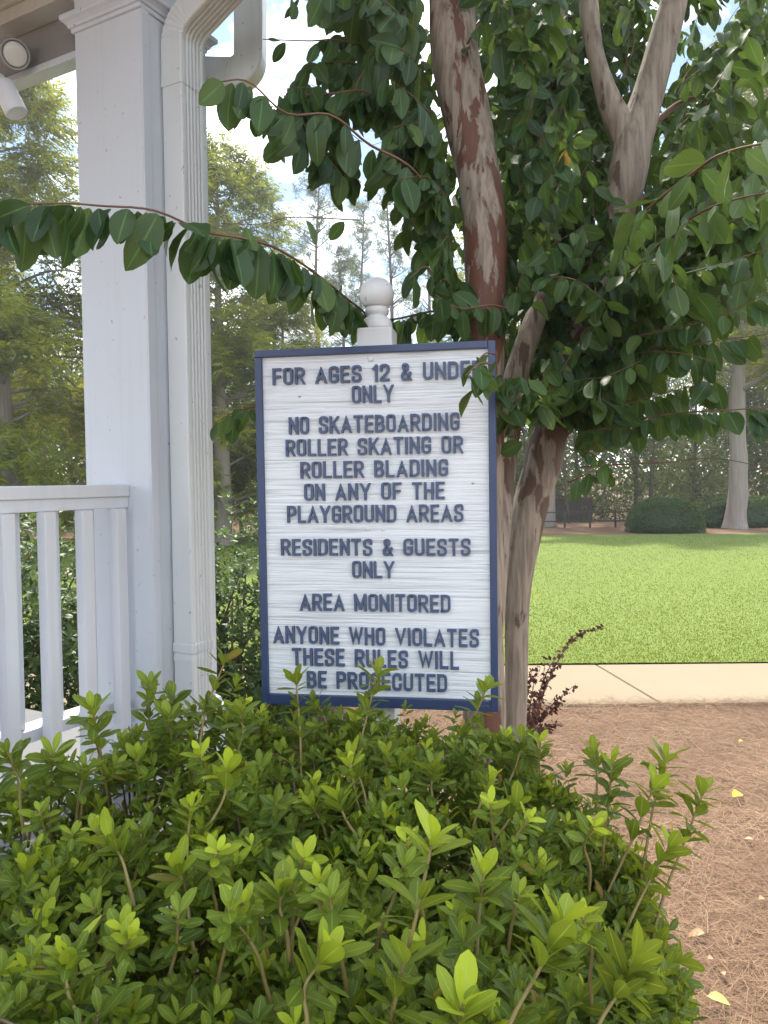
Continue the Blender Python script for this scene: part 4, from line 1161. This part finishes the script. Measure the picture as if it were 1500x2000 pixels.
fallen(1240, 1620, 'tan fallen leaf showing between the azalea shoots', 0.06, (0, 0, 0), M['tan_leaf'], 0.6)
fallen(1443, 1448, 'tiny yellow fallen leaf on the straw near the path', 0.035, (0, 0, 0), M['yellow_leaf'])
fallen(1415, 1905, 'small tan leaf fragment above the pale fallen leaf', 0.035, (0, 0, 0), M['tan_leaf'], 0.7)

fallen(1382, 1872, 'tiny tan leaf scrap between the curled tan leaf and pale leaf', 0.03, (0, 0, 0), M['tan_leaf'], 0.7)
fallen(1470, 1640, 'small tan leaf scrap at right edge below the yellow leaf', 0.035, (0, 0, 0), M['tan_leaf'], 0.5)
fallen(1482, 1756, 'small tan leaf scrap at right edge halfway down the straw', 0.035, (0, 0, 0), M['tan_leaf'], 0.5)
ga, gb = G(1085, 1512, .03), G(1180, 1500, .035)
fs_ = smooth_path([ga, (ga + gb) / 2 + [0, .05, .012], gb], 12)
m = MB(); m.tube(fs_, np.linspace(.006, .002, 12), 6, .2, 30)
tag(m.build('fallen_twig', M['shrub_wood']), 'thin grey fallen twig on the straw right of the trunk', 'twig')

# ------------------------------------------------------------------ hedges behind
def hedge_shrub(name, label, c, rx, ry, h, n, size, group=None, young=0.15, seed=1):
    root = thing(name, label, 'shrub', c, group)
    c = np.array(c)
    u = rand_unit(n); u[:, 2] = np.abs(u[:, 2])
    rr = RNG.random(n) ** 0.35
    bump_ = np.array([mnoise.noise(Vector((q[0] * 2.5 + seed, q[1] * 2.5, q[2] * 2.5))) for q in u])
    e = np.sign(u) * np.abs(u) ** 0.75
    pos = c + e * np.array([rx, ry, h * 0.92]) * (rr * (1 + 0.22 * bump_))[:, None]
    pos[:, 2] = np.maximum(pos[:, 2], 0.08)
    lv = Leaves([0.15, 0.85, 1.0, 0.6, 0.08])
    yg = np.where((rr > 0.85) & (u[:, 2] > 0.55), np.clip(RNG.normal(young * 2, 0.2, n), 0, 1), 0.0)
    rosettes(lv, pos, u + np.array([0, -0.1, 0.7]), RNG.uniform(0.8, 1.2, n) * size, 7, yg, 0.4)
    lv.build('foliage', M['hedge_leaf'], root)
    m = MB()
    for i in range(14):
        b = c + np.array([random.gauss(0, rx * .25), random.gauss(0, ry * .25), 0]); tpp = c + np.array([random.uniform(-rx, rx) * .7, random.uniform(-ry, ry) * .7, h * random.uniform(.5, .85)])
        m.tube(smooth_path([b, (b + tpp) / 2 + [random.gauss(0, .05), 0, .05], tpp], 8), np.linspace(0.012, 0.004, 8), 6)
    m.build('branch', M['shrub_wood'], root)
    return root
hedge_shrub('hedge_shrub', 'dense green shrub between the downspout and the sign', tuple(G(470, 1420) * [1, 1, 0] * 1.0), 0.72, 0.6, 1.45, 3600, 0.045, seed=2)
for k_, (x, y, hh, lb) in enumerate([(-2.45, 4.7, 1.50, 'dark leafy shrub seen through the pickets nearest the column'), (-3.9, 5.2, 1.5, 'dark leafy shrub seen through the pickets at the left edge')]):
    hedge_shrub('hedge_shrub', lb, (x, y, 0), 1.1, 0.8, hh, 4200, 0.05, seed=5 + k_)

# ------------------------------------------------------------------ far lawn edge
def clipped(name, label, c, rx, ry, h, n, leaf):
    root = thing(name, label, 'shrub', c)
    c = np.array(c)
    u = rand_unit(n); u[:, 2] = np.abs(u[:, 2])
    e = np.sign(u) * np.abs(u) ** 0.80
    pos = c + e * np.array([rx, ry, h]) * (0.94 + 0.08 * RNG.random((n, 1)))
    v, f = rhombs(pos, u + rand_unit(n) * 0.8, rand_unit(n), leaf * RNG.uniform(.7, 1.3, n), leaf * 0.6)
    var = np.zeros((n, 3)); var[:, 0] = RNG.random(n); var[:, 1] = np.clip(RNG.normal(.05, .12, n), 0, 1)
    fast_mesh('foliage', v, f, M['hedge_leaf'], root, np.repeat(var, 4, 0), None, False)
    m = MB()
    kk, rings = 32, []
    for ph in np.linspace(0.02, math.pi / 2 * 0.98, 9):
        cz, sr = math.sin(ph) ** 0.80, math.cos(ph) ** 0.80
        rings.append(np.array([c + np.array([rx * .93 * sr * np.sign(math.cos(t)) * abs(math.cos(t)) ** .8, ry * .93 * sr * np.sign(math.sin(t)) * abs(math.sin(t)) ** .8, h * .93 * cz]) for t in np.arange(kk) / kk * 6.2832]))
    m.loft(rings, True, True, True)
    m.build('inner_growth', M['hedge_leaf'], root)
g = G(1318, 1043)
clipped('clipped_shrub', 'neatly clipped round green shrub at the far edge of lawn', (g[0], g[1] + 0.75, 0), 1.05, 0.75, 0.98, 9000, 0.055)
g = G(1480, 1035)
clipped('clipped_shrub', 'low clipped hedge behind the cypress trunk at right edge', (g[0] + 0.3, g[1] + 1.4, 0), 1.75, 0.6, 0.95, 7000, 0.06)
g = G(1205, 1032)

# low black metal fence
yF = G(1150, 1036)[1] + 1.2
fence = thing('metal_fence', 'low black metal rail fence in shade beyond the lawn', 'fence', (5.5, yF, 0))
xa, xb = G(1080, 1036)[0] - 0.3, G(1262, 1036)[0] + 0.4
ex_ = np.array([1, 0, 0.0]); ey_ = np.array([0, 1.0, 0])
zt = 1.6 - (1004 - 935) / 1500 * yF
for zz_ in (zt, zt - 0.28):
    m = MB(); m.box((0, yF, 0), ex_, ey_, EZ, (xa, xb), (-.015, .015), (zz_ - .02, zz_ + .02)); m.build('rail', M['dark_metal'], fence)
for i, x in enumerate(np.linspace(xa + .1, xb - .1, 5)):
    m = MB(); m.box((0, yF, 0), ex_, ey_, EZ, (x - .03, x + .03), (-.045, -.016), (-.1, zt + .06)); m.build('post', M['dark_metal'], fence)
yB = yF + 3.0
bf = thing('board_fence', 'dark weathered board fence deep in the shade of woods', 'fence', (6.5, yB, 0))
for i in range(14):
    x = 5.2 + i * 0.155
    m = MB(); m.box((0, yB, 0), ex_, ey_, EZ, (x, x + .145), (-.012, .012), (0.0, 0.85 + random.gauss(0, .015)))
    m.build('board', M['fence_board'], bf)
for z_ in (0.2, 0.6):
    m = MB(); m.box((0, yB, 0), ex_, ey_, EZ, (5.2, 7.35), (.013, .05), (z_, z_ + .08)); m.build('rail', M['fence_board'], bf)

# ------------------------------------------------------------------ trees behind
def crown_mesh(name, pos, d, n, Ln, W, var, mat, parent):
    v, f = rhombs(pos, d, n, Ln, W)
    return fast_mesh(name, v, f, mat, parent, np.repeat(var, 4, 0), None, False)

def cypress(label, H, R, z0, flare=1.0, nb=95, group='bald cypress trees'):
    root = thing('cypress_tree', label, 'tree', (0, 0, 0), group)
    m = MB()
    zs = np.array([0, .15, .4, .9, 1.8, 3.5, H * .5, H * .8, H]); rs = np.array([.335, .30, .27, .25, .225, .19, .13, .06, .015]) * flare
    pth = np.column_stack([0.03 * np.sin(zs), 0.03 * np.cos(zs * 1.3), zs])
    sp_ = smooth_path(np.column_stack([pth, rs]), 40)
    m.tube(sp_[:, :3], np.maximum(sp_[:, 3], .01), 18, 0.16, 3.0, True, 0.05)
    limbs = []
    pos, dd = [], []
    for i in range(nb):
        t = (i + random.random()) / nb
        z = z0 + (H - z0) * t ** 0.9
        az = random.random() * 6.283
        ln = R * (1 - t) ** 0.6 * random.uniform(0.6, 1.1) + 0.3
        out = np.array([math.cos(az), math.sin(az), 0])
        p0 = np.array([0, 0, z]); p2 = p0 + out * ln + np.array([0, 0, ln * random.uniform(-0.22, 0.22)])
        p1 = (p0 + p2) / 2 + np.array([0, 0, ln * 0.14])
        br = smooth_path([p0, p1, p2], 8)
        limbs.append((br, 0.012 + 0.010 * ln))
        nn = int(16 + ln * 15)
        for q in range(nn):
            u = 0.25 + 0.75 * random.random()
            c = br[min(7, int(u * 7.99))] + RNG.normal(0, 0.13, 3) * (0.5 + ln * 0.25)
            k_ = 22
            ax3 = unit(out + RNG.normal(0, 0.7, 3) + np.array([0, 0, -0.15]))
            sd3 = unit(np.cross(ax3, [0, 0, 1.0]))
            s_ = np.linspace(0, 0.50, k_)[:, None]
            base_ = c + ax3 * s_
            sgn = np.where(np.arange(k_) % 2 == 0, 1, -1)[:, None]
            dv = ax3 * 0.6 + sd3 * sgn * 0.8 + np.array([0, 0, -0.30]) + RNG.normal(0, .22, (k_, 3))
            pos.append(base_); dd.append(dv)
    for br, r0_ in limbs: m.tube(br, np.linspace(r0_, 0.006, 8), 5)
    m.build('trunk', M['cypress_bark'], root)
    pos = np.concatenate(pos); dd = np.concatenate(dd); N = len(pos)
    clump = np.array([mnoise.noise(Vector((p[0] * .8, p[1] * .8, p[2] * .8))) for p in pos[::22]]); clump = np.repeat(clump, 22)[:N]
    var = np.zeros((N, 3)); var[:, 0] = np.clip(.5 + clump * .8 + RNG.normal(0, .2, N), 0, 1); var[:, 1] = np.clip(clump * .8 + RNG.normal(0, .1, N), 0, 1)
    crown_mesh('crown', pos, dd, rand_unit(N) + np.array([0, 0, 1.2]), RNG.uniform(.10, .19, N), RNG.uniform(.024, .038, N), var, M['cypress_leaf'], root)
    return root

def pine(label, H, R, group='tall pines'):
    root = thing('pine_tree', label, 'tree', (0, 0, 0), group)
    m = MB(); zs = np.linspace(0, H, 9)
    pth = np.column_stack([.12 * np.sin(zs * .5), .1 * np.cos(zs * .4), zs])
    m.tube(smooth_path(pth, 24), np.linspace(.16, .02, 24), 10, .1, 3)
    pos, dd = [], []
    for i in range(40):
        t = random.random() ** 0.8; z = H * (0.42 + 0.57 * t); az = random.random() * 6.283
        ln = R * (1 - t * .75) * random.uniform(.5, 1.1)
        out = np.array([math.cos(az), math.sin(az), 0]); p0 = np.array([.12 * math.sin(z * .5), .1 * math.cos(z * .4), z])
        br = smooth_path([p0, p0 + out * ln * .5 + [0, 0, ln * .25], p0 + out * ln + [0, 0, ln * .55]], 7)
        m.tube(br, np.linspace(.03, .008, 7), 5)
        for q in range(7):
            c = br[random.randint(3, 6)] + RNG.normal(0, .16 + .06 * ln, 3)
            k_ = 34
            pos.append(np.repeat(c[None], k_, 0) + RNG.normal(0, .05, (k_, 3))); dd.append(rand_unit(k_) + np.array([0, 0, .45]))
    m.build('trunk', M['pine_bark'], root)
    pos = np.concatenate(pos); dd = np.concatenate(dd); N = len(pos)
    var = np.zeros((N, 3)); var[:, 0] = np.clip(RNG.normal(.5, .3, N), 0, 1); var[:, 1] = np.clip(RNG.normal(.1, .15, N), 0, 1)
    crown_mesh('crown', pos, dd, rand_unit(N), RNG.uniform(.16, .28, N), RNG.uniform(.014, .024, N), var, M['pine_leaf'], root)
    return root

def broadleaf(label, H, R, zc, dens, group, leaf=.15, tr=.11):
    root = thing('woodland_tree', label, 'tree', (0, 0, 0), group)
    m = MB(); zs = np.linspace(0, H * .92, 8)
    ph = random.random() * 6
    pth = np.column_stack([.18 * np.sin(zs * .45 + ph), .15 * np.cos(zs * .4 + ph), zs])
    m.tube(smooth_path(pth, 20), np.linspace(tr, .02, 20), 9, .12, 3)
    pos, dd = [], []
    for i in range(dens):
        u = rand_unit(1)[0] * random.random() ** .4
        c = np.array([pth[5][0], pth[5][1], zc]) + u * np.array([R, R, (H - zc)])
        if c[2] < 0.4: c[2] = 0.4
        if i % 4 == 0:
            zb = min(H * .8, max(1.0, c[2] - random.uniform(.3, 1.5)))
            b0_ = np.array([np.interp(zb, zs, pth[:, 0]), np.interp(zb, zs, pth[:, 1]), zb])
            m.tube(smooth_path([b0_, (b0_ + c) / 2 + [0, 0, .1], c], 6), np.linspace(.03, .006, 6), 4)
        k_ = 16
        pos.append(c + RNG.normal(0, .22, (k_, 3))); dd.append(rand_unit(k_) + np.array([0, 0, -.3]))
    m.build('trunk', M['dark_bark'], root)
    pos = np.concatenate(pos); dd = np.concatenate(dd); N = len(pos)
    var = np.zeros((N, 3)); cl = np.repeat(RNG.normal(.4, .25, dens), 16); var[:, 0] = np.clip(cl + RNG.normal(0, .15, N), 0, 1); var[:, 1] = np.clip(RNG.normal(.04, .12, N), 0, 1)
    crown_mesh('crown', pos, dd, rand_unit(N), leaf * RNG.uniform(.7, 1.3, N), leaf * RNG.uniform(.4, .6, N), var, M['wood_leaf'], root)
    return root

gC = G(1438, 1033)
cyA = cypress('tall bald cypress with pale flared trunk beside the round clipped shrub', 14.5, 3.6, 3.9, 1.15)
cyA.location = (gC[0], gC[1], 0)
gD = G(1072, 1030)
copy_thing(cyA, (gD[0], gD[1] + .3, 0), 2.2, .95, 'bald cypress whose flared foot shows right beside the crape myrtle trunk')
cyB = cypress('yellow green feathery cypress standing between the downspout and the sign', 9.6, 2.7, 0.7, .8, 110)
cyB.location = (-3.9, 18.5, 0)
copy_thing(cyB, (-8.4, 17.0, 0), 1.1, 1.18, 'yellow green feathery cypress seen left of the column under the beam')
copy_thing(cyB, (-6.3, 22.0, 0), 4.0, 1.0, 'cypress mostly hidden behind the white column')
copy_thing(cyB, (-12.0, 21.0, 0), 3.0, 1.1, 'feathery cypress at the left picture edge beyond the railing')
copy_thing(cyB, (-2.7, 21.0, 0), 2.6, .74, 'lower feathery cypress filling the gap left of the sign post')
copy_thing(cyB, (1.2, 25.5, 0), 5.2, .62, 'small feathery cypress showing just above the sign')
copy_thing(cyA, (15.5, 27.5, 0), 0.7, 1.05, 'bald cypress at the upper right edge behind the crown')
pnA = pine('slender open pine highest against clouds right of the cypress', 14.6, 2.2)
pnA.location = (-2.6, 32, 0)
pine_spots = [(0.3, 32, 1.7, .96, 'slender pine with bare stem right above the post finial'), (1.9, 33, 3.0, .92, 'slender pine just left of the rust barked stem'), (-4.6, 33, 4.1, .93, 'pine rising behind the yellow green cypress'), (-0.9, 36, 5.0, .98, 'pine set farther back between the two slender ones'),
              (-1.6, 30, 2.5, .72, 'short young pine in front of the slender pines')]
for x, y, rz, sc_, lb in pine_spots: copy_thing(pnA, (x, y, 0), rz, sc_, lb)

GW = 'trees standing in the dark woods'
wl = 'dark leafy woodland tree with thin trunk deep in the woods'
protos = [broadleaf(wl, 9.5, 2.2, 5.2, 330, GW), broadleaf(wl, 8.0, 1.9, 4.0, 300, GW, .14, .09), broadleaf(wl, 11.5, 2.0, 7.0, 300, GW, .16, .12)]
spots = []
random.seed(21)
for x in np.arange(-22, 27, 1.75):
    spots.append((x + random.uniform(-.6, .6), random.uniform(28, 33)))
for x in np.arange(-26, 32, 2.3):
    spots.append((x + random.uniform(-.8, .8), random.uniform(34, 41)))
for i in range(13):
    spots.append((-17 + i * 1.12 + random.uniform(-.4, .4), random.uniform(23.5, 27)))
for i, (x, y) in enumerate(spots):
    pr = protos[i % 3]
    low = -8 < x < 2.2 or y < 27.5           # the gap of sky above the sign: lower trees there
    sc_ = random.uniform(.50, .68) if low else random.uniform(.8, 1.15)
    if i < 3:
        pr.location = (x, y, 0); pr.rotation_euler = (0, 0, random.random() * 6); pr.scale = (sc_,) * 3
    else:
        copy_thing(pr, (x, y, 0), random.random() * 6, sc_)
# slim bare trunks at the wood's edge
for i in range(22):
    x = random.uniform(3.5, 19) if i < 15 else random.uniform(-16, -3); y = random.uniform(26.2, 30)
    root = thing('sapling', 'slim bare stemmed sapling at the edge of the dark woods', 'tree', (x, y, 0), 'slim saplings at the wood edge')
    h = random.uniform(4, 8); lean = random.gauss(0, .12)
    m = MB(); zs = np.linspace(-.05, h, 6)
    m.tube(smooth_path(np.column_stack([x + lean * zs + .06 * np.sin(zs * 1.7 + i), y + .05 * np.cos(zs), zs]), 14), np.linspace(random.uniform(.03, .075), .012, 14), 7)
    m.build('trunk', M['dark_bark'] if i % 4 else M['cypress_bark'], root)
    lv = Leaves([.1, 1, .1]); k_ = 160
    pz = RNG.uniform(1.2, h, k_); pp = np.column_stack([x + lean * pz + RNG.normal(0, .35, k_), y + RNG.normal(0, .35, k_), pz])
    v, f = rhombs(pp, rand_unit(k_) + [0, 0, -.3], rand_unit(k_), RNG.uniform(.08, .14, k_), .05)
    var = np.zeros((k_, 3)); var[:, 0] = RNG.random(k_)
    fast_mesh('crown', v, f, M['wood_leaf'], root, np.repeat(var, 4, 0), None, False)

# undergrowth and the wood beyond
N = 85000
x = RNG.uniform(-26, 32, N); y = RNG.uniform(26.8, 34, N)
hmax = 1.6 + 1.3 * np.sin(x * .9) * np.cos(x * .37 + 1) + 2.0 * RNG.random(N) ** 2
z = np.abs(RNG.random(N)) * np.maximum(hmax, .3)
pos = np.column_stack([x, y, z])
v, f = rhombs(pos, rand_unit(N) + [0, 0, .2], rand_unit(N), RNG.uniform(.08, .2, N), RNG.uniform(.04, .09, N))
cl = np.array([mnoise.noise(Vector((a * .8, b * .8, c * .8))) for a, b, c in pos])
var = np.zeros((N, 3)); var[:, 0] = np.clip(.4 + cl * .8 + RNG.normal(0, .2, N), 0, 1); var[:, 1] = np.clip(cl * .5 + RNG.normal(0, .1, N), 0, .6); var[:, 2] = (RNG.random(N) < .08) * .8
tag(fast_mesh('undergrowth', v, f, M['brush_leaf'], None, np.repeat(var, 4, 0), None, False), 'tangled shady undergrowth along the edge of the woods', 'undergrowth', kind='stuff')
N = 46000
x = RNG.uniform(-40, 46, N); y = RNG.uniform(42, 52, N)
top = 6.0 + 1.8 * np.sin(x * .55) + 1.4 * np.sin(x * 1.3 + 1) - 2.2 * np.exp(-((x + 2) / 5) ** 2)
z = RNG.random(N) ** .8 * top
v, f = rhombs(np.column_stack([x, y, z]), rand_unit(N), rand_unit(N), RNG.uniform(.25, .5, N), RNG.uniform(.14, .26, N))
var = np.zeros((N, 3)); var[:, 0] = RNG.random(N) * .8
tag(fast_mesh('distant_wood', v, f, M['brush_leaf'], None, np.repeat(var, 4, 0), None, False), 'distant wood closing the view behind the trees', 'wood', kind='stuff')

# ------------------------------------------------------------------ thin mist volume added to imitate milky lens glare
hb = MB()
hb.box((0, 0, 0), (1, 0, 0), (0, 1, 0), (0, 0, 1), (-70, 70), (-12, 75), (-1.0, 21.0))
s = NT('glare_haze')
pv = s.n('VolumePrincipled')
pv.inputs['Color'].default_value = (0.93, 0.96, 1.0, 1)
pv.inputs['Density'].default_value = GLARE_HAZE
pv.inputs['Anisotropy'].default_value = 0.55
s.l(pv.outputs[0], s.out.inputs['Volume'])
tag(hb.build('glare_haze', s.m), None, None, None, 'stuff')
